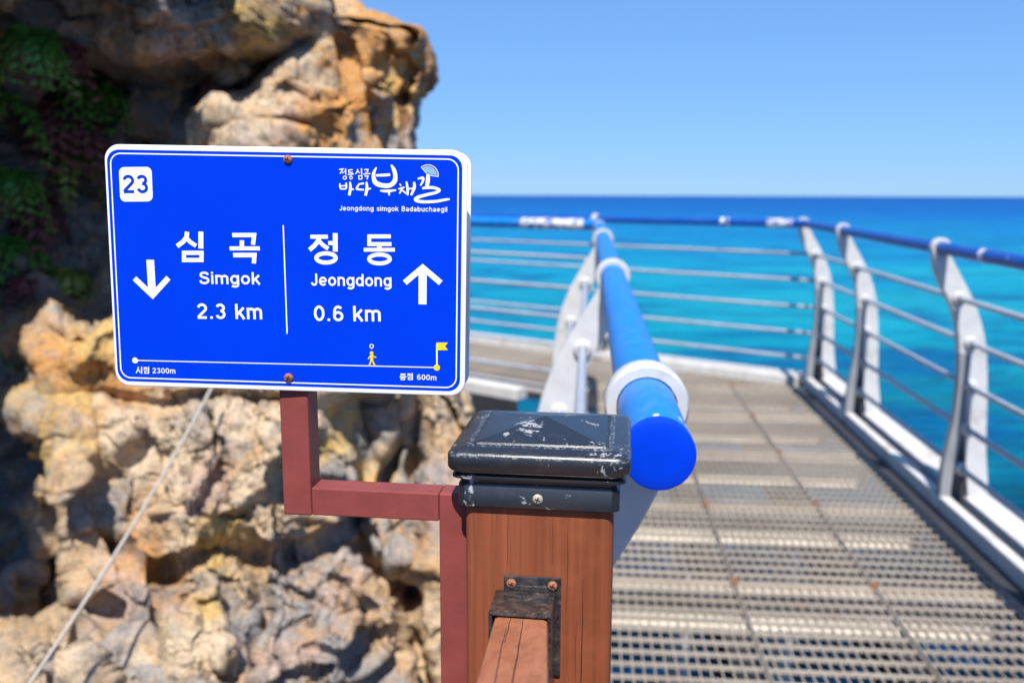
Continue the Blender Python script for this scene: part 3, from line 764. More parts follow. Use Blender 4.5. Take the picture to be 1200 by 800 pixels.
# planked landing under the photographer
land = bpy.data.objects.new('landing', None); COL.objects.link(land); land.matrix_world = WF; struct(land)
pk = None
for k in range(10):
    if pk is None:
        pk = MB().box(-0.75, 1.5, 0.0, 0.138, -0.04, -0.004).build('plank', 'plank_brown', land, bevel=0.004); o = pk
    else:
        o = pk.copy(); COL.objects.link(o)
    o.location = (0, 0.66 - 0.144 - 0.144 * k, 0)
MB().box(-0.75, 0.048, 0.663, 0.80, -0.04, -0.004).build('plank', 'plank_brown', land, bevel=0.004)

# ================================================================== RAILINGS
PIPE_R = 0.0345
RAIL_H = 1.134
ROD_H = [0.18, 0.36, 0.545, 0.735, 0.925]
INNER = [(0.000, 0.0), (-0.003, 0.10), (0.012, 0.24), (0.038, 0.42), (0.040, 0.60), (0.030, 0.72), (0.016, 0.82), (-0.022, 0.91), (-0.060, 0.97), (-0.096, 1.03), (-0.107, 1.07), (-0.107, 1.115)]
OUTER = [(0.215, 0.0), (0.200, 0.12), (0.178, 0.27), (0.168, 0.45), (0.155, 0.62), (0.138, 0.74), (0.100, 0.86), (0.045, 0.97), (-0.010, 1.05), (-0.042, 1.115)]
def interp(tab, z):
    for (xa, za), (xb, zb) in zip(tab, tab[1:]):
        if za <= z <= zb: return xa + (xb - xa) * (z - za) / (zb - za)
    return tab[-1][0]
def smoothtab(tab, n=26):
    zs = [tab[0][1] + (tab[-1][1] - tab[0][1]) * k / n for k in range(n + 1)]
    raw = [interp(tab, z) for z in zs]
    for _ in range(2): raw = [raw[0]] + [(raw[i - 1] + 2 * raw[i] + raw[i + 1]) / 4 for i in range(1, n)] + [raw[-1]]
    return list(zip(raw, zs))
IN_S, OUT_S = smoothtab(INNER), smoothtab(OUTER)
SLOT_TOP = 0.70
def stanchion_proto(parent):
    """local: x outwards, y along the rail, z up; two legs that meet above a slot, with a set-back web"""
    zt = [z for (_, z) in IN_S]
    leg_in = []; leg_out = []
    def slot(z):                                   # slot edges
        a, b = interp(IN_S, z), interp(OUT_S, z)
        k = max(0.0, min(1.0, (SLOT_TOP - z) / 0.12)); mid = a + (b - a) * 0.42
        return (mid + (a + 0.050 - mid) * k, mid + (b - 0.088 - mid) * k)
    left = list(IN_S); zz = [z for z in zt if z < SLOT_TOP]
    poly_in = [p for p in IN_S if p[1] <= SLOT_TOP + 0.001] + [(slot(z)[0], z) for z in reversed(zz)]
    poly_out = [(slot(z)[1], z) for z in zz] + [p for p in reversed(OUT_S) if p[1] <= SLOT_TOP + 0.001]
    st = MB(); hd = 0.022
    top_in = [p for p in IN_S if p[1] > SLOT_TOP - 0.03]; top_out = [p for p in OUT_S if p[1] > SLOT_TOP - 0.03]
    st.prism(poly_out, 'y', -hd - 0.001, hd + 0.001)
    st.prism(top_in + list(reversed(top_out)), 'y', -hd - 0.002, hd + 0.002)
    o = st.build('stanchion', 'rail_white', parent, bevel=0.004)
    MB().prism(poly_in, 'y', -hd, hd).build('inner_leg', 'leg_grey', o, bevel=0.004)
    slot_shade = MB(); slot_shade.prism([(slot(z)[0] - 0.004, z) for z in zz] + [(slot(z)[1] + 0.004, z) for z in reversed(zz)], 'y', -0.004, 0.004)
    slot_shade.build('slot_shade', 'dark_steel_and_shade', o)  # plate coloured dark in place of the shade inside the slot
    ft = MB(); ft.box(-0.014, 0.062, -0.04, 0.04, 0.0, 0.05); ft.build('foot', 'rail_white', o, bevel=0.006)
    ft = MB(); ft.box(0.112, 0.228, -0.042, 0.042, 0.0, 0.05); ft.build('foot', 'rail_white', o, bevel=0.006)
    for h in ROD_H:                                # bushings the rods run through
        x = rod_x(h); b = MB()
        b.lathe([(0.015, -0.042), (0.022, -0.040), (0.027, -0.031), (0.028, -0.024), (0.028, 0.024), (0.027, 0.031), (0.022, 0.040), (0.015, 0.042)], (x, 0, h), (0, 1, 0), 18)
        b.build('bushing', 'rail_white', o, smooth=True)
    return o
def rod_x(h): return interp(IN_S, h) + 0.42 * (interp(OUT_S, h) - interp(IN_S, h)) + 0.0
RAIL_X = -0.074
COLLAR = [(0.036, -0.020), (0.047, -0.020), (0.050, -0.016), (0.050, 0.016), (0.047, 0.020), (0.036, 0.020), (0.036, -0.020)]
_st = []
def copy_tree(o, parent):
    c = o.copy(); COL.objects.link(c); c.parent = parent; c.matrix_parent_inverse = Matrix()
    for ch in o.children:
        if not ch.name.startswith('collar'): copy_tree(ch, c)
    return c
def put_stanchion(parent, M, pr=PIPE_R):
    if not _st: o = stanchion_proto(parent); _st.append(o)
    else: o = copy_tree(_st[0], parent)
    o.matrix_basis = M
    cb = MB().lathe([(max(r_ - (PIPE_R - pr), pr + 0.0015), d_) for (r_, d_) in COLLAR], (RAIL_X, 0, RAIL_H), (0, 1, 0), 32)
    c = cb.build('collar', 'rail_white', o, smooth=True)
    return o
def arc_join(pa, corner, pb, r, n=8):
    """points rounding a corner"""
    d1 = (pa - corner).normalized(); d2 = (pb - corner).normalized()
    a = corner + d1 * r; b = corner + d2 * r
    return [(1 - t) ** 2 * a + 2 * t * (1 - t) * corner + t * t * b for t in [k / n for k in range(n + 1)]]
def line_hit(p, d, q, e):
    # plan-view intersection of two lines
    det = d.x * (-e.y) + e.x * d.y
    t = ((q.x - p.x) * (-e.y) + e.x * (q.y - p.y)) / det
    return p + d * t
def railing(mat, pr, label, sgn, base_x, s0, s1, t_base, t_side, posts_main, posts_turn, turn_len, s_cap):
    """sgn +1: outwards is +x of the walkway; the railing then follows the turn"""
    root = thing('railing', label, 'railing')
    def pm(x, s, h): return WF @ Vector((base_x + sgn * x, s, 0)) + UP * h
    def pt(x, t, h): return TF @ Vector((t_base + t_side * x, t, 0)) + UP * h
    def path(x, h, sa, r):
        a = pm(x, sa, h); b = pm(x, 3.0, h)
        if abs(sa - 3.0) < 0.1: b = pm(x, 3.5, h)
        c = pt(x, 2.0, h); dvec = pt(x, 3.0, h) - c
        k = line_hit(a, (b - a), c, dvec); k.z = c.z
        e = pt(x, turn_len, h)
        pts = [a + (k - a) * t for t in (0.0, 0.25, 0.5, 0.75)] + arc_join(a, k, e, r) + [e]
        return pts, k
    hp, corner = path(RAIL_X, RAIL_H, s_cap, 0.12)
    MB().tube(hp, pr, 28).build('handrail', mat, root, smooth=True)
    for h in ROD_H:
        rp, _ = path(rod_x(h), h, s0, 0.05)
        MB().tube(rp, 0.0122, 14).build('rod', 'rod_steel', root, smooth=True)
    for s in posts_main:
        o = pm(0, s, 0); x = WV * sgn; y = Vector((WU.x, WU.y, WU.z)); 
        put_stanchion(root, frame(o, x, y, UP), pr)
    for t in posts_turn:
        o = pt(0, t, 0); x = TV * t_side
        put_stanchion(root, frame(o, x, TU, UP), pr)
    return root, pm, pt, corner, hp
rl, pm_l, pt_l, cor_l, hp_l = railing('rail_blue', PIPE_R, 'blue pipe handrail beside the brown wooden post, its capped end close to the post cap', -1, -0.002, 0.80, 5.4, -TW - 0.01, -1,
                     [1.06, 2.58, 4.36], [2.35, 3.8, 5.3], 6.0, 0.845)
rr_, pm_r, pt_r, cor_r, hp_r = railing('rail_blue_shaded', 0.026, 'curved white railing with blue handrail along the seaward edge of the walkway', 1, 1.552, -0.55, 6.4, 0.008, 1,
                     [-0.3, 2.4, 3.93, 5.40, 6.38], [1.5, 3.1, 4.6], 6.0, -0.6)
# end cap of the near pipe
cap_p = pm_l(RAIL_X, 0.845, RAIL_H); cax = (pm_l(RAIL_X, 0.5, RAIL_H) - cap_p).normalized()
MB().lathe([(PIPE_R + 0.0010, -0.012), (PIPE_R + 0.0012, 0.001), (PIPE_R + 0.0004, 0.0026), (PIPE_R - 0.002, 0.0036), (PIPE_R * 0.6, 0.0042), (0.0, 0.0044)], cap_p, cax, 36).build('end_cap', 'cap_plastic_blue', rl, smooth=True)
# peeled stretches of paint: sleeves that follow the pipe
def sleeve(root, a, b, r=PIPE_R + 0.0012):
    n = 6; MB().tube([a + (b - a) * (k / n) for k in range(n + 1)], r, 24).build('peeled_paint', 'rail_peeled', root, smooth=True)
e_l = pt_l(RAIL_X, 3.0, RAIL_H); dl = (e_l - cor_l).normalized()
sleeve(rl, cor_l + dl * 0.10, cor_l + dl * 0.62)
sleeve(rl, cor_l - WU * 0.30, cor_l - WU * 0.12)
sleeve(rl, pm_l(RAIL_X, 2.47, RAIL_H), pm_l(RAIL_X, 2.50, RAIL_H))
e_r = pt_r(RAIL_X, 3.0, RAIL_H); dr = (e_r - cor_r).normalized()
sleeve(rr_, cor_r + dr * 0.08, cor_r + dr * 0.26, 0.031)
sleeve(rr_, cor_r + dr * 0.55, cor_r + dr * 0.61, 0.032)
sleeve(rr_, pm_r(RAIL_X, 3.46, RAIL_H), pm_r(RAIL_X, 3.50, RAIL_H), 0.0272)

# ================================================================== WOODEN POST
YAW = math.radians(-7.2)
PA = Vector((math.cos(YAW), math.sin(YAW), 0)); PB = Vector((-math.sin(YAW), math.cos(YAW), 0))
PO = Vector((0.0215, 0.6886, 0))
PF = frame(PO, PA, PB, UP)            # local: x to the right, y away from us, 0 = front face, z up
post = thing('wooden_post', 'square brown wooden post with worn black metal pyramid cap', 'post', PF)
def rrect(w, d, r, cy, n=5):
    pts = []
    for (sx, sy, a0) in ((1, -1, -90), (1, 1, 0), (-1, 1, 90), (-1, -1, 180)):
        for k in range(n + 1):
            a = math.radians(a0 + 90 * k / n)
            pts.append((sx * (w / 2 - r) + r * math.cos(a), cy + sy * (d / 2 - r) + r * math.sin(a)))
    return pts
def loft(mb, rings):
    """rings: list of (list of 2d points, z); same count each"""
    n = len(rings[0][0]); vs = []; fs = []
    for (pp, z) in rings: vs += [(p[0], p[1], z) for p in pp]
    for i in range(len(rings) - 1):
        for k in range(n):
            a = i * n + k; b = i * n + (k + 1) % n; fs.append((a, b, b + n, a + n))
    fs.append(tuple(range(n - 1, -1, -1))); fs.append(tuple(range((len(rings) - 1) * n, len(rings) * n)))
    return mb.add(vs, fs)
body = MB(); loft(body, [(rrect(0.12, 0.12, 0.007, 0.06), z) for z in (0.0, 0.5, 0.9, 1.1, 1.1500)])
body.build('shaft', 'wood_post', post, smooth=True)
rnd = random.Random(4)
def crack(mb, pts, w, y=-0.0006):
    """thin split in the grain on the front face, (x, z) points"""
    L = []; R = []
    for i, (x, z) in enumerate(pts):
        ww = w * 0.6 * (0.25 + 0.75 * math.sin(math.pi * (i + 0.35) / (len(pts) - 0.3)))
        L.append((x - ww, y, z)); R.append((x + ww, y, z))
    n = len(pts); mb.add(L + R, [(i, i + 1, i + 1 + n, i + n) for i in range(n - 1)])
ck = MB()
for (x, z0, z1, w) in ((-0.024, 1.137, 1.085, 0.0003), (0.012, 1.137, 1.095, 0.0003), (0.024, 1.13, 1.055, 0.0004),
                       (0.037, 1.085, 0.93, 0.0007), (0.032, 1.05, 0.99, 0.00035)):
    n = 16; pts = []; xx = x
    for k in range(n + 1):
        pts.append((xx, z0 + (z1 - z0) * k / n)); xx += rnd.uniform(-0.00025, 0.00022)
    crack(ck, pts, w)
ck.build('grain_split', 'wood_crack', post)
cap = MB()
CW = 0.144; CY = 0.06
loft(cap, [(rrect(0.126, 0.126, 0.006, CY), 1.1420), (rrect(0.130, 0.130, 0.007, CY), 1.1432), (rrect(0.130, 0.130, 0.007, CY), 1.1600), (rrect(0.126, 0.126, 0.007, CY), 1.1625),
           (rrect(0.128, 0.128, 0.007, CY), 1.1650), (rrect(0.139, 0.139, 0.009, CY), 1.1672), (rrect(0.139, 0.139, 0.009, CY), 1.1690), (rrect(0.134, 0.134, 0.009, CY), 1.1705), (rrect(0.143, 0.143, 0.010, CY), 1.1738), (rrect(0.146, 0.146, 0.011, CY), 1.1760), (rrect(0.146, 0.146, 0.011, CY), 1.1862),
           (rrect(0.1435, 0.1435, 0.010, CY), 1.1885), (rrect(0.138, 0.138, 0.009, CY), 1.1897), (rrect(0.1105, 0.1105, 0.003, CY), 1.1920), (rrect(0.1085, 0.1085, 0.003, CY), 1.1910), (rrect(0.1070, 0.1070, 0.003, CY), 1.1911),
           (rrect(0.1050, 0.1050, 0.003, CY), 1.1930)])
co = cap.build('post_cap', 'cap_black', post, smooth=True)
py = MB(); h_ = 0.0524
py.add([(-h_, CY - h_, 1.1932), (h_, CY - h_, 1.1932), (h_, CY + h_, 1.1932), (-h_, CY + h_, 1.1932), (0, CY, 1.2035)], [(0, 1, 4), (1, 2, 4), (2, 3, 4), (3, 0, 4), (3, 2, 1, 0)])
py.build('pyramid', 'cap_black', co, bevel=0.0008)
def screw(parent, p, normal, r, mat, name='screw'):
    s = MB().lathe([(r, -0.001), (r, 0.0006), (r * 0.86, r * 0.32), (r * 0.5, r * 0.50), (0.0, r * 0.56)], p, normal, 20).build(name, mat, parent, smooth=True)
    nn = Vector(normal).normalized(); x = nn.cross(UP).normalized(); y = x.cross(nn)
    mb = MB()
    for ang in (20, 110):
        a = math.radians(ang); d = x * math.cos(a) + y * math.sin(a); e = nn.cross(d)
        c = Vector(p) + nn * (r * 0.50); L = r * 0.52; w = r * 0.11
        q = [c + d * sx * L + e * sy * w + nn * t for t in (0.0, r * 0.075) for (sx, sy) in ((-1, -1), (1, -1), (1, 1), (-1, 1))]
        mb.add(q, [(3, 2, 1, 0), (4, 5, 6, 7), (0, 1, 5, 4), (1, 2, 6, 5), (2, 3, 7, 6), (3, 0, 4, 7)])
    mb.build('cross_slot', 'wood_crack', s)
    return s
screw(co, (0.0, -0.005, 1.1513), (0, -1, 0), 0.0042, 'screw_steel')

# ------------------------------------------------------------------ rail bracket and stair handrail
brk = thing('rail_bracket', 'small dark steel bracket screwed to the face of the wooden post', 'bracket', PF)
MB().box(-0.0275, 0.0195, -0.0035, -0.0008, 1.000, 1.085).build('back_plate', 'bracket_steel', brk, bevel=0.0012)
sx0, sx1, sz1 = -0.0338, 0.0150, 1.0728
slv = MB(); y0, y1 = -0.0450, -0.0035
slv.box(sx0, sx1, y0, y1, sz1 - 0.003, sz1); slv.box(sx1 - 0.003, sx1, y0, y1, 0.96, sz1 - 0.003); slv.box(sx0, sx0 + 0.003, y0, y1, 0.96, sz1 - 0.003)
slv.build('sleeve', 'bracket_steel', brk, bevel=0.0010)
MB().box(-0.020, 0.010, -0.0046, -0.0033, 1.0733, 1.0775).build('weld', 'bracket_steel', brk, bevel=0.001)
for x in (-0.0210, 0.0125): screw(brk, (x, -0.0040, 1.0785), (0, -1, 0), 0.0040, 'rusty_screw')
hr = thing('stair_handrail', 'orange brown timber handrail slotted into the dark bracket on the post', 'handrail', PF)
# it climbs towards the stairs behind the camera
vp = ray(640, 517).normalized(); inv3 = PF.to_3x3().inverted(); vl = (inv3 @ vp)
sl = -vl.normalized()
def hr_pt(x, z, t): return Vector((x, -0.032, z)) + sl * t
bw0, bw1, bz1, bz0 = -0.0305, 0.0115, 1.0652, 0.975
ring = [(bw0, bz0), (bw1, bz0), (bw1, bz1 - 0.004), (bw1 - 0.0012, bz1 - 0.001), (bw1 - 0.004, bz1), (bw0 + 0.004, bz1), (bw0 + 0.0012, bz1 - 0.001), (bw0, bz1 - 0.004)]
hb = MB(); n = len(ring); T_ = [0.0, 0.1, 0.2, 0.34]
vs = [hr_pt(x, z, t) for t in T_ for (x, z) in ring]; fs = []
for i in range(len(T_) - 1):
    for k in range(n): fs.append((i * n + k, i * n + (k + 1) % n, (i + 1) * n + (k + 1) % n, (i + 1) * n + k))
fs += [tuple(range(n)), tuple(range(3 * n, 4 * n))]
hb.add(vs, fs); hb.build('timber', 'wood_rail', hr, smooth=True)
ck = MB()
for (x, t0, t1, w) in ((-0.008, 0.004, 0.30, 0.00045), (-0.017, 0.004, 0.10, 0.0003), (-0.019, 0.045, 0.30, 0.0003)):
    L = []; R = []; n = 22; xx = x
    for k in range(n + 1):
        t = t0 + (t1 - t0) * k / n; ww = w * (0.3 + 0.7 * math.sin(math.pi * (k + 0.4) / (n + 0.8)))
        L.append(hr_pt(xx - ww, bz1 + 0.0004, t)); R.append(hr_pt(xx + ww, bz1 + 0.0004, t)); xx += rnd.uniform(-0.0003, 0.00022)
    ck.add(L + R, [(i, i + 1, i + n + 2, i + n + 1) for i in range(n)])
ck.build('grain_split', 'wood_crack', hr)

# ------------------------------------------------------------------ sign bracket (square tube)
sb = thing('sign_bracket', 'cranked reddish brown square tube bracket carrying the blue sign', 'bracket', PF)
Y0, Y1 = 0.020, 0.045
MB().box(-0.0855, -0.0605, Y0, Y1, 0.62, 1.1437).build('tube', 'bracket_red', sb, bevel=0.0016)
MB().box(-0.1963, -0.0858, Y0 + 0.0004, Y1 - 0.0004, 1.1189, 1.1434).build('tube', 'bracket_red', sb, bevel=0.0012)
MB().box(-0.2216, -0.1966, Y0, Y1, 1.1183, 1.41).build('tube', 'bracket_red', sb, bevel=0.0016)

# ================================================================== THE SIGN
SY, SP, SR = math.radians(-3.15), math.radians(-0.30), math.radians(0.91)
SM3 = Matrix.Rotation(SY, 3, 'Z') @ Matrix.Rotation(SP, 3, 'X') @ Matrix.Rotation(SR, 3, 'Y')
SX, SYV, SZ = SM3.col[0].copy(), SM3.col[1].copy(), SM3.col[2].copy()
tube_front = PF @ Vector((-0.209, Y0, 1.29))
# sign face plane lies 4 mm before the tube
kx = ray(335.27, 318.1)
depth = (tube_front - SYV * 0.0045 - EYE).dot(SYV) / kx.dot(SYV)
SC = EYE + kx * depth
SCALE = depth / 0.765
SWID, SHEI = 0.30876 * SCALE, 0.20781 * SCALE
SF = frame(SC, SX, SYV, SZ)           # local: x right, z up, -y towards the viewer, y=0 is the face
SINV = SF.inverted()
sign = thing('trail_sign', 'blue and white rectangular trail sign with Korean place names and arrows', 'sign', SF)
def spx(px, py):
    q = SINV @ on_plane(px, py, SC, SYV); return (q.x, q.z)
PXM = SWID / 430.0                    # one photo pixel on the sign
def rr2(x0, x1, z0, z1, r, n=8):
    pts = []
    for (cx, cz, a0) in ((x1 - r, z0 + r, -90), (x1 - r, z1 - r, 0), (x0 + r, z1 - r, 90), (x0 + r, z0 + r, 180)):
        for k in range(n + 1):
            a = math.radians(a0 + 90 * k / n); pts.append((cx + r * math.cos(a), cz + r * math.sin(a)))
    return pts
hw, hh = SWID / 2, SHEI / 2
MB().prism(rr2(-hw, hw, -hh, hh, 0.0125), 'y', 0.0, 0.003).build('panel', 'sign_white', sign, bevel=0.0009)
MB().prism(rr2(-hw, hw, -hh, hh, 0.0125), 'y', 0.0315, 0.0345).build('back_panel', 'sign_white', sign, bevel=0.0009)
# blue film, printed rule
bx0, bx1 = -hw + 0.0022, hw - 0.0040; bz0_, bz1_ = -hh + 0.0040, hh - 0.0042
LAYER = [0.00012]
def flat(name, polys, mat, parent=sign, y=None):
    mb = MB()
    for k, p in enumerate(polys):
        yy = -(y if y is not None else LAYER[0]) - 0.000012 * (k % 12)
        mb.add([(q[0], yy, q[1]) for q in p], [tuple(range(len(p)))])
    me = bpy.data.meshes.new(name); me.from_pydata(mb.v, [], mb.f)
    bm = bmesh.new(); bm.from_mesh(me)
    bmesh.ops.triangulate(bm, faces=[f for f in bm.faces if len(f.verts) > 4])
    for f in bm.faces:
        if f.normal.y > 0: f.normal_flip()
    bm.to_mesh(me); bm.free(); me.materials.append(MATS[mat])
    o = bpy.data.objects.new(name, me); COL.objects.link(o); o.parent = parent
    return o
flat('blue_film', [rr2(bx0, bx1, bz0_, bz1_, 0.0100)], 'sign_blue', y=0.00018)
def ribbon(pts, w, closed=False):
    """list of quads along a 2d polyline; w scalar or per point; mitred"""
    n = len(pts); ws = w if isinstance(w, (list, tuple)) else [w] * n
    L = []; R = []
    for i in range(n):
        p = pts[i]
        a = pts[(i - 1) % n] if (closed or i > 0) else None
        b = pts[(i + 1) % n] if (closed or i < n - 1) else None
        def nrm(u, v):
            dx, dz = v[0] - u[0], v[1] - u[1]; l = math.hypot(dx, dz) or 1e-9; return (-dz / l, dx / l)
        if a is None: nx, nz = nrm(p, b); k = 1.0
        elif b is None: nx, nz = nrm(a, p); k = 1.0
        else:
            n1, n2 = nrm(a, p), nrm(p, b); sx, sz = n1[0] + n2[0], n1[1] + n2[1]; l = math.hypot(sx, sz) or 1e-9
            nx, nz = sx / l, sz / l; k = 1.0 / max(0.35, nx * n1[0] + nz * n1[1])
        h = ws[i] / 2 * k
        L.append((p[0] + nx * h, p[1] + nz * h)); R.append((p[0] - nx * h, p[1] - nz * h))
    m = n if closed else n - 1
    return [[L[i], L[(i + 1) % n], R[(i + 1) % n], R[i]] for i in range(m)]
flat('border_rule', ribbon(rr2(bx0 + 0.0030, bx1 - 0.0032, bz0_ + 0.0030, bz1_ - 0.0030, 0.0085), 0.00105, True), 'print_white', y=0.00032)

def Z(ox, oy, sc):
    return lambda x, y: spx(ox + x / sc, oy + y / sc)
z1_ = Z(110, 160, 5); z2_ = Z(330, 160, 5); z3_ = Z(110, 310, 5); z4_ = Z(330, 310, 5); z5_ = Z(380, 180, 7.5)
def strokes(tr, sc, lst):
    out = []
    for (pts, w, *cl) in lst:
        P = [tr(*p) for p in pts]
        ww = [x / sc * PXM for x in w] if isinstance(w, (list, tuple)) else w / sc * PXM
        out += ribbon(P, ww, bool(cl and cl[0]))
    return out
def ell(cx, cy, rx, ry, n=24): return [(cx + rx * math.cos(k / n * math.tau), cy + ry * math.sin(k / n * math.tau)) for k in range(n)]
def curve(pts, n=6):
    """Catmull-Rom through points"""
    P = [pts[0]] + list(pts) + [pts[-1]]; out = []
    for i in range(1, len(P) - 2):
        for k in range(n):
            t = k / n; out.append(tuple(0.5 * (2 * P[i][j] + (P[i + 1][j] - P[i - 1][j]) * t + (2 * P[i - 1][j] - 5 * P[i][j] + 4 * P[i + 1][j] - P[i + 2][j]) * t * t
                          + (3 * P[i][j] - P[i - 1][j] - 3 * P[i + 1][j] + P[i + 2][j]) * t ** 3) for j in range(len(P[i]))))
    return out + [tuple(P[-2])]
def brush(pts):                     # (x, y, width) points -> smooth stroke
    c = curve(pts); return ([(p[0], p[1]) for p in c], [p[2] for p in c])
LY = 0.00034
# place names
for SYL in ([
    ([(547, 558), (544, 590), (524, 616), (489, 642)], 27), ([(545, 596), (566, 618), (600, 640)], 25), ([(628, 557), (628, 656)], 30),
    ([(529, 681), (632, 681), (632, 723), (529, 723)], 25, True)], [
    ([(812, 577), (940, 577), (933, 634)], 25), ([(868, 608), (868, 652)], 27), ([(796, 655), (973, 655)], 23), ([(817, 694), (942, 694), (938, 743)], 26)]):
    flat('place_name', strokes(z1_, 5, SYL), 'print_white', y=LY)
for SYL in ([
    ([(169, 587), (272, 587)], 23), ([(222, 588), (214, 612), (194, 638), (164, 664)], 26), ([(220, 612), (243, 636), (274, 657)], 24), ([(315, 566), (315, 674)], 29), ([(274, 624), (314, 624)], 23),
    (ell(261, 711, 57, 27), 24, True)], [
    ([(640, 585), (514, 585), (514, 630), (644, 630)], 23), ([(573, 636), (573, 662)], 27), ([(482, 663), (664, 663)], 22), (ell(574, 717, 61, 26), 23, True)]):
    flat('place_name', strokes(z2_, 5, SYL), 'print_white', y=LY)
# arrows
flat('arrow', strokes(z3_, 5, [([(331, -28), (343, 176)], 47), ([(239, 80), (345, 180), (438, 77)], 33)]), 'print_white', y=LY)
flat('arrow', strokes(z4_, 5, [([(827, 26), (826, 232)], 48), ([(722, 106), (827, 17), (933, 107)], 34)]), 'print_white', y=LY)
flat('divider', ribbon([z1_(1110, 520), z3_(1133, 405)], 1.5 * PXM), 'print_white', y=LY)
flat('route_line', ribbon([z3_(243, 560), z4_(910, 602)], 1.15 * PXM), 'print_white', y=LY)
def dot(px_, r, n=22): c = px_; return [(c[0] + r * PXM * math.cos(k / n * math.tau), c[1] + r * PXM * math.sin(k / n * math.tau)) for k in range(n)]
flat('start_dot', [dot(z3_(243, 560), 3.6)], 'print_white', y=LY + 0.0001)
flat('end_dot', [dot(z4_(910, 602), 3.8)], 'print_yellow', y=LY + 0.0001)
flat('flag_pole', ribbon([z4_(910, 592), z4_(910, 462)], 1.8 * PXM), 'print_white', y=LY)
flat('flag', [[z4_(907, 456), z4_(975, 456), z4_(958, 477), z4_(907, 477)], [z4_(907, 477), z4_(958, 477), z4_(975, 500), z4_(907, 500)]], 'print_yellow', y=LY)
flat('walker', [dot(z4_(528, 517), 2.2)] + strokes(z4_, 5, [([(529, 526), (529, 562)], 17), ([(522, 532), (508, 552)], 7), ([(534, 534), (555, 544)], 7), ([(527, 556), (514, 592)], 9), ([(531, 556), (547, 592)], 9)]), 'print_yellow', y=LY + 0.0001)
flat('location_pin', ribbon(dot(z4_(528, 477), 2.2, 16), 1.0 * PXM, True) + [[z4_(521, 485), z4_(535, 485), z4_(528, 496)]], 'print_white', y=LY)
flat('number_badge', [[q for q in rr2(0, 1, 0, 1, 0.16)]], 'print_white', y=LY)
_b = bpy.data.objects['number_badge'].data
pTL, pTR, pBR, pBL = z1_(147, 180), z1_(339, 178), z1_(347, 380), z1_(156, 382)
for v_ in _b.vertices:
    s_, t_ = v_.co.x, 1 - v_.co.z
    a_ = [pTL[i] * (1 - s_) + pTR[i] * s_ for i in (0, 1)]; b_ = [pBL[i] * (1 - s_) + pBR[i] * s_ for i in (0, 1)]
    v_.co.x, v_.co.z = a_[0] * (1 - t_) + b_[0] * t_, a_[1] * (1 - t_) + b_[1] * t_

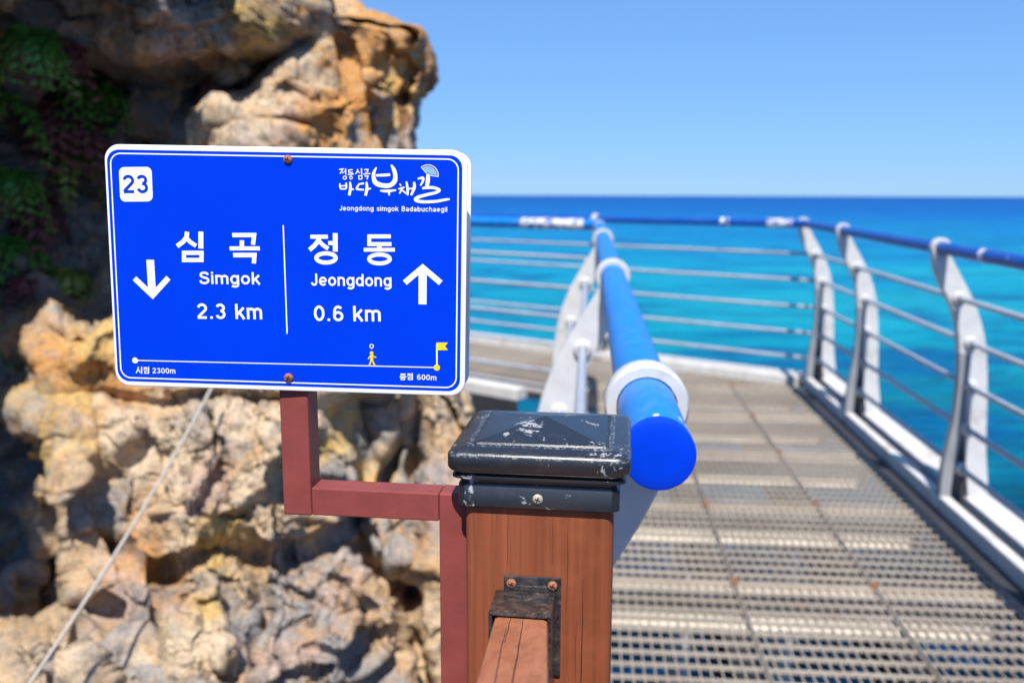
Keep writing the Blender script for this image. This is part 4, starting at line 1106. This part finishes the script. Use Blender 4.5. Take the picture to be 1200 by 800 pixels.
# ---- lettering drawn with strokes, a plain grotesque
T = 0.155; HT = T / 2; XH = 0.75
def A(cx, cy, rx, ry, a0, a1, n=14): return [(cx + rx * math.cos(math.radians(a0 + (a1 - a0) * k / n)), cy + ry * math.sin(math.radians(a0 + (a1 - a0) * k / n))) for k in range(n + 1)]
OY, ORY = XH / 2, XH / 2 - HT
def G():
    g = {}
    ring = lambda cx, rx=0.225: A(cx, OY, rx, ORY, 0, 345, 22)
    g['o'] = (0.61, [(ring(0.305), 1)])
    g['i'] = (0.18, [([(0.09, 0), (0.09, XH)], 0), ([(0.09, 0.85), (0.09, 1.0)], 0)])
    g['l'] = (0.18, [([(0.09, 0), (0.09, 1)], 0)])
    arch = lambda x0, w: [(x0, 0.42)] + A(x0 + w / 2, XH - HT - w * 0.46, w / 2, w * 0.46, 180, 0) + [(x0 + w, 0)]
    g['n'] = (0.59, [([(0.09, 0), (0.09, XH)], 0), (arch(0.09, 0.40), 0)])
    g['m'] = (0.90, [([(0.09, 0), (0.09, XH)], 0), (arch(0.09, 0.36), 0), (arch(0.45, 0.36), 0)])
    g['h'] = (0.59, [([(0.09, 0), (0.09, 1)], 0), (arch(0.09, 0.40), 0)])
    g['u'] = (0.59, [([(0.50, 0), (0.50, XH)], 0), ([(0.09, XH)] + A(0.295, HT + 0.19, 0.205, 0.19, 180, 360), 0)])
    g['k'] = (0.57, [([(0.09, 0), (0.09, 1)], 0), ([(0.50, XH), (0.13, 0.31)], 0), ([(0.25, 0.44), (0.52, 0)], 0)])
    g['g'] = (0.61, [(ring(0.295, 0.215), 1), ([(0.52, XH), (0.52, 0.0)] + A(0.30, -0.03, 0.22, 0.16, 0, -150), 0)])
    g['d'] = (0.61, [(ring(0.295, 0.215), 1), ([(0.52, 0), (0.52, 1)], 0)])
    g['b'] = (0.61, [(ring(0.315, 0.215), 1), ([(0.09, 0), (0.09, 1)], 0)])
    g['e'] = (0.60, [([(0.10, 0.36), (0.515, 0.36)], 0), (A(0.305, OY, 0.225, ORY, 0, 318, 22), 0)])
    g['c'] = (0.58, [(A(0.305, OY, 0.225, ORY, 38, 322, 22), 0)])
    g['a'] = (0.58, [(A(0.28, XH - HT - 0.15, 0.19, 0.15, 165, 0) + [(0.47, 0)], 0), (A(0.27, HT + 0.135, 0.19, 0.135, 20, 350, 20), 0)])
    g['s'] = (0.54, [(curve([(0.46, 0.56), (0.38, 0.655), (0.26, 0.675), (0.12, 0.60), (0.14, 0.45), (0.28, 0.38), (0.42, 0.31), (0.44, 0.16), (0.30, 0.075), (0.16, 0.10), (0.07, 0.21)], 4), 0)])
    g['S'] = (0.68, [(curve([(0.58, 0.74), (0.52, 0.87), (0.34, 0.925), (0.15, 0.86), (0.11, 0.70), (0.22, 0.575), (0.42, 0.50), (0.575, 0.40), (0.58, 0.22), (0.45, 0.095), (0.30, 0.075), (0.13, 0.14), (0.075, 0.30)], 5), 0)])
    g['J'] = (0.52, [([(0.41, 1), (0.41, 0.30)] + A(0.245, 0.275, 0.165, 0.20, 0, -180), 0)])
    g['B'] = (0.66, [([(0.09, 0), (0.09, 1)], 0), ([(0.09, 1 - HT), (0.36, 1 - HT)] + A(0.36, 0.73, 0.19, 0.1925, 90, -90) + [(0.09, 0.535)], 0), ([(0.36, 0.535)] + A(0.38, 0.305, 0.20, 0.23, 90, -90) + [(0.09, HT)], 0)])
    g['0'] = (0.62, [(A(0.31, 0.5, 0.225, 0.425, 0, 348, 26), 1)])
    g['2'] = (0.62, [(A(0.31, 0.70, 0.215, 0.225, 170, -35, 16) + [(0.12, 0.16), (0.075, 0.0775)], 0), ([(0.045, HT), (0.56, HT)], 0)])
    g['3'] = (0.62, [(A(0.30, 0.725, 0.195, 0.20, 160, -85, 16), 0), (A(0.30, 0.30, 0.215, 0.225, 88, -165, 16), 0)])
    g['6'] = (0.62, [(A(0.315, 0.32, 0.215, 0.245, 0, 348, 22), 1), ([(0.105, 0.34), (0.11, 0.55)] + A(0.32, 0.66, 0.20, 0.265, 175, 35, 14), 0)])
    g['.'] = (0.26, [([(0.13, 0), (0.13, 0.16)], 0)])
    g[' '] = (0.34, [])
    return g
GL = G()
def text(name, s, p0, p1, cap_px, mat='print_white', bold=1.0, gap=0.085):
    """baseline from p0 to p1 (sign-local), cap height in photo pixels"""
    wid = sum(GL[c][0] for c in s) + gap * (len(s) - 1)
    L = math.hypot(p1[0] - p0[0], p1[1] - p0[1]); sx = L / wid; sz = cap_px * PXM
    ux, uz = (p1[0] - p0[0]) / L, (p1[1] - p0[1]) / L
    polys = []; x = 0.0
    for c in s:
        w, st = GL[c]
        for (pts, closed) in st:
            q = [((x + a) * sx, b * sz) for (a, b) in pts]
            q = [(p0[0] + ux * a - uz * b, p0[1] + uz * a + ux * b) for (a, b) in q]
            polys += ribbon(q, T * bold * (sx + sz) / 2, bool(closed))
        x += w + gap
    return flat(name, polys, mat, y=LY + 0.0001)
text('lettering', 'Simgok', z3_(620, 113), z3_(977, 116), 14.6, bold=0.98)
text('lettering', '2.3 km', z3_(606, 316), z3_(990, 320), 18.4, bold=0.98)
text('lettering', 'Jeongdong', z4_(173, 123), z4_(646, 128), 14.4, bold=0.98)
text('lettering', '0.6 km', z4_(190, 329), z4_(584, 332), 18.4, bold=0.98)
text('badge_number', '23', z1_(172, 331), z1_(325, 331), 21.0, 'print_dark_blue', 1.0, 0.06)
text('logo_caption', 'Jeongdong simgok Badabuchaegil', z5_(135, 500), z5_(1082, 512), 5.6, bold=0.95, gap=0.11)
text('start_note', '2300m', z3_(345, 635), z3_(480, 637), 6.6, bold=0.95)
text('end_note', '600m', z4_(793, 673), z4_(908, 677), 6.6, bold=0.95)
def jeom(dx, dy): return [([(291 + dx, 602 + dy), (311 + dx, 602 + dy)], 5), ([(301 + dx, 603 + dy), (291 + dx, 617 + dy)], 5), ([(301 + dx, 606 + dy), (311 + dx, 616 + dy)], 5), ([(320 + dx, 597 + dy), (320 + dx, 619 + dy)], 6), ([(311 + dx, 608 + dy), (320 + dx, 608 + dy)], 5),
                          ([(297 + dx, 623 + dy), (321 + dx, 623 + dy), (321 + dx, 635 + dy), (297 + dx, 635 + dy)], 5, True)]
flat('start_note', strokes(z3_, 5, [([(262, 598), (258, 616), (248, 634)], 6), ([(261, 612), (273, 632)], 6), ([(281, 597), (281, 638)], 7)] + jeom(2, 0)), 'print_white', y=LY)
flat('end_note', strokes(z4_, 5, [([(696, 640), (727, 640)], 5), ([(711, 641), (695, 653)], 5), ([(711, 641), (727, 653)], 5), ([(711, 651), (711, 658)], 6), ([(692, 658), (731, 658)], 5), (ell(711, 669, 12, 5, 14), 5, True)] + jeom(446, 37)), 'print_white', y=LY)
# brush lettering of the trail logo
logo = [brush(p) for p in [
    [(460, 122, 10), (438, 165, 26), (436, 215, 36), (455, 258, 42), (510, 280, 40), (575, 280, 38), (618, 245, 40), (625, 190, 36), (612, 140, 32), (588, 100, 14)],
    [(458, 192, 20), (520, 190, 24), (580, 186, 22)],
    [(492, 326, 12), (545, 330, 24), (632, 322, 14)], [(570, 335, 18), (572, 368, 12)],
    [(138, 262, 12), (140, 290, 15), (146, 312, 15)], [(192, 256, 12), (196, 286, 16), (192, 312, 14)], [(142, 286, 10), (192, 282, 11)], [(146, 312, 12), (192, 310, 13)],
    [(226, 248, 14), (232, 300, 24), (220, 368, 22)], [(232, 318, 16), (262, 312, 10)],
    [(300, 270, 12), (350, 262, 18)], [(305, 272, 14), (288, 310, 18), (350, 318, 14)], [(372, 248, 14), (376, 305, 26), (364, 370, 22)], [(376, 316, 18), (412, 306, 10)],
    [(664, 266, 10), (676, 284, 12)], [(652, 312, 12), (706, 296, 14)], [(688, 302, 14), (662, 352, 12)], [(686, 322, 12), (722, 352, 14)],
    [(722, 246, 14), (732, 300, 22), (734, 366, 16)], [(738, 312, 14), (776, 306, 12)], [(790, 250, 18), (792, 300, 26), (764, 366, 18)],
    [(822, 222, 14), (866, 214, 22), (868, 240, 20), (846, 282, 14)], [(912, 178, 24), (912, 230, 36), (902, 290, 30)],
    [(862, 306, 18), (900, 300, 24), (960, 300, 26), (1012, 320, 24), (985, 342, 24), (900, 362, 26), (820, 386, 28), (806, 410, 28), (870, 424, 26), (980, 420, 24), (1060, 406, 22), (1104, 400, 14)]]]
small = [([(132, 140), (165, 136), (140, 178)], 9), ([(150, 158), (170, 172)], 8), ([(188, 132), (190, 186)], 10), ([(172, 160), (188, 158)], 7), (ell(182, 212, 14, 14, 14), 8, True),
         ([(250, 142), (216, 146), (218, 168), (252, 166)], 9), ([(208, 186), (262, 180)], 9), (ell(236, 212, 12, 13, 14), 8, True),
         ([(296, 136), (290, 160), (276, 180)], 9), ([(294, 152), (312, 172)], 8), ([(328, 130), (330, 184)], 10), ([(304, 196), (332, 194), (332, 224), (306, 226)], 8, True),
         ([(352, 142), (386, 140), (380, 166)], 9), ([(368, 160), (368, 178)], 8), ([(344, 182), (406, 176)], 9), ([(356, 200), (386, 198), (376, 228)], 9)]
polys = []
for k, s in enumerate(logo + small): polys += strokes(z5_, 7.5, [s])
flat('logo', polys, 'print_white', y=LY + 0.0001)
fc = (912, 190)
def fp(r, a): return z5_(fc[0] + r * math.cos(math.radians(a)), fc[1] - r * math.sin(math.radians(a)))
flat('logo_fan', [[fp(22, a), fp(66, a), fp(66, a + 12.4), fp(22, a + 12.4)] for a in [4 + 13.2 * k for k in range(9)]], 'print_pale_blue', y=LY)
flat('logo_fan_rim', ribbon([fp(90, -8 + 138 * k / 20) for k in range(21)], 7 / 7.5 * PXM) + ribbon([fp(72, -4 + 132 * k / 20) for k in range(21)], 5 / 7.5 * PXM)
     + ribbon([fp(20, 130), fp(92, 130)], 6 / 7.5 * PXM) + ribbon([fp(20, -8), fp(92, -8)], 6 / 7.5 * PXM), 'print_white', y=LY)
for (p, r) in ((z1_(1138, 135), 0.0036), (z3_(1142, 662), 0.0039)):
    screw(sign, (p[0], -0.0006, p[1]), (0, -1, 0), r, 'rusty_screw')

# ================================================================== rope over the rocks
ra, rb = at(305, 345, depth_at(305, 345) - 0.10), at(-20, 880, depth_at(-20, 880) - 0.12)
pts = []
for k in range(25):
    t = k / 24; p = ra.lerp(rb, t); p.z -= 0.05 * math.sin(math.pi * t); pts.append(p)
tag(MB().tube(pts, 0.0042, 10).build('rope', 'rope_grey', smooth=True), 'thin pale grey rope hanging across the sunlit rock face', 'rope')

# ================================================================== plants in the shaded crevice
def plant(px, py, z, size, nfr, mat, seed, label, group, drop=0.5):
    rd = random.Random(seed); base = at(px, py, z)
    root = thing('plant', label, 'plant', Matrix.Translation(base), group)
    fol = MB(); stm = MB()
    for k in range(nfr):
        a = rd.uniform(-1.9, 1.9) - math.pi / 2; ln = size * rd.uniform(0.6, 1.1)
        d = Vector((math.cos(a), math.sin(a), 0)); p = Vector((0, 0, 0)); up = rd.uniform(0.3, 0.9); pts = []
        for s in range(9):
            t = s / 8; pts.append(d * (ln * t * 0.8) + UP * (ln * (up * t - (up + drop) * t * t)))
        stm.tube(pts[::2], [0.004, 0.003, 0.0025, 0.002, 0.001], 5)
        for s in range(1, 9):
            tdir = (pts[s] - pts[s - 1]).normalized(); side = tdir.cross(UP).normalized()
            for sg in (-1, 1):
                L = ln * 0.36 * (1.15 - s / 9) * rd.uniform(0.8, 1.2) + 0.012
                ax = (side * sg + tdir * 0.5 + UP * rd.uniform(-0.3, 0.3)).normalized(); nx = ax.cross(tdir).normalized()
                wv = tdir * L * rd.uniform(0.22, 0.36)
                q = pts[s]; fol.add([q, q + ax * L * 0.45 + wv + nx * 0.006, q + ax * L - UP * L * 0.15, q + ax * L * 0.45 - wv + nx * 0.006], [(0, 1, 2, 3)])
    stm.build('stem', 'stem_brown', root); fol.build('foliage', mat, root)
    return root
GREEN = ('green fern hanging from the shaded rock crevice', 'ferns in the shaded crevice')
YEL = ('yellow green fern hanging in the shaded rock crevice', 'yellowish ferns in the crevice')
PUR = ('dark purple leafy plant clinging to the shaded rock', 'purple plants in the crevice')
for (px, py, z, sz, n, mat, lb, dp) in [
    (40, 45, 2.65, 0.17, 16, 'leaf_green', GREEN, 0.9), (8, 120, 2.6, 0.18, 16, 'leaf_green', GREEN, 1.0), (95, 95, 2.8, 0.15, 14, 'leaf_green', GREEN, 1.1),
    (25, 285, 2.75, 0.17, 16, 'leaf_green', GREEN, 1.0), (85, 320, 2.9, 0.13, 14, 'leaf_yellowgreen', YEL, 0.9), (20, 205, 2.8, 0.16, 14, 'leaf_green', GREEN, 1.1),
    (88, 185, 2.9, 0.16, 14, 'leaf_yellowgreen', YEL, 1.1), (12, 370, 2.7, 0.17, 16, 'leaf_green', GREEN, 0.9), (130, 110, 2.95, 0.13, 12, 'leaf_green', GREEN, 1.0),
    (60, 130, 2.75, 0.16, 18, 'leaf_purple', PUR, 1.2), (100, 145, 2.85, 0.16, 18, 'leaf_purple', PUR, 1.2), (45, 240, 2.8, 0.16, 18, 'leaf_purple', PUR, 1.2),
    (75, 60, 2.75, 0.13, 14, 'leaf_purple', PUR, 1.1), (255, 95, 3.0, 0.10, 16, 'leaf_purple', PUR, 0.9), (30, 330, 2.75, 0.12, 14, 'leaf_purple', PUR, 1.0)]:
    plant(px, py, depth_at(px, py) - 0.05, sz * 1.05, n, mat, (px * 131 + py * 17) % 9999, lb[0], lb[1], dp)
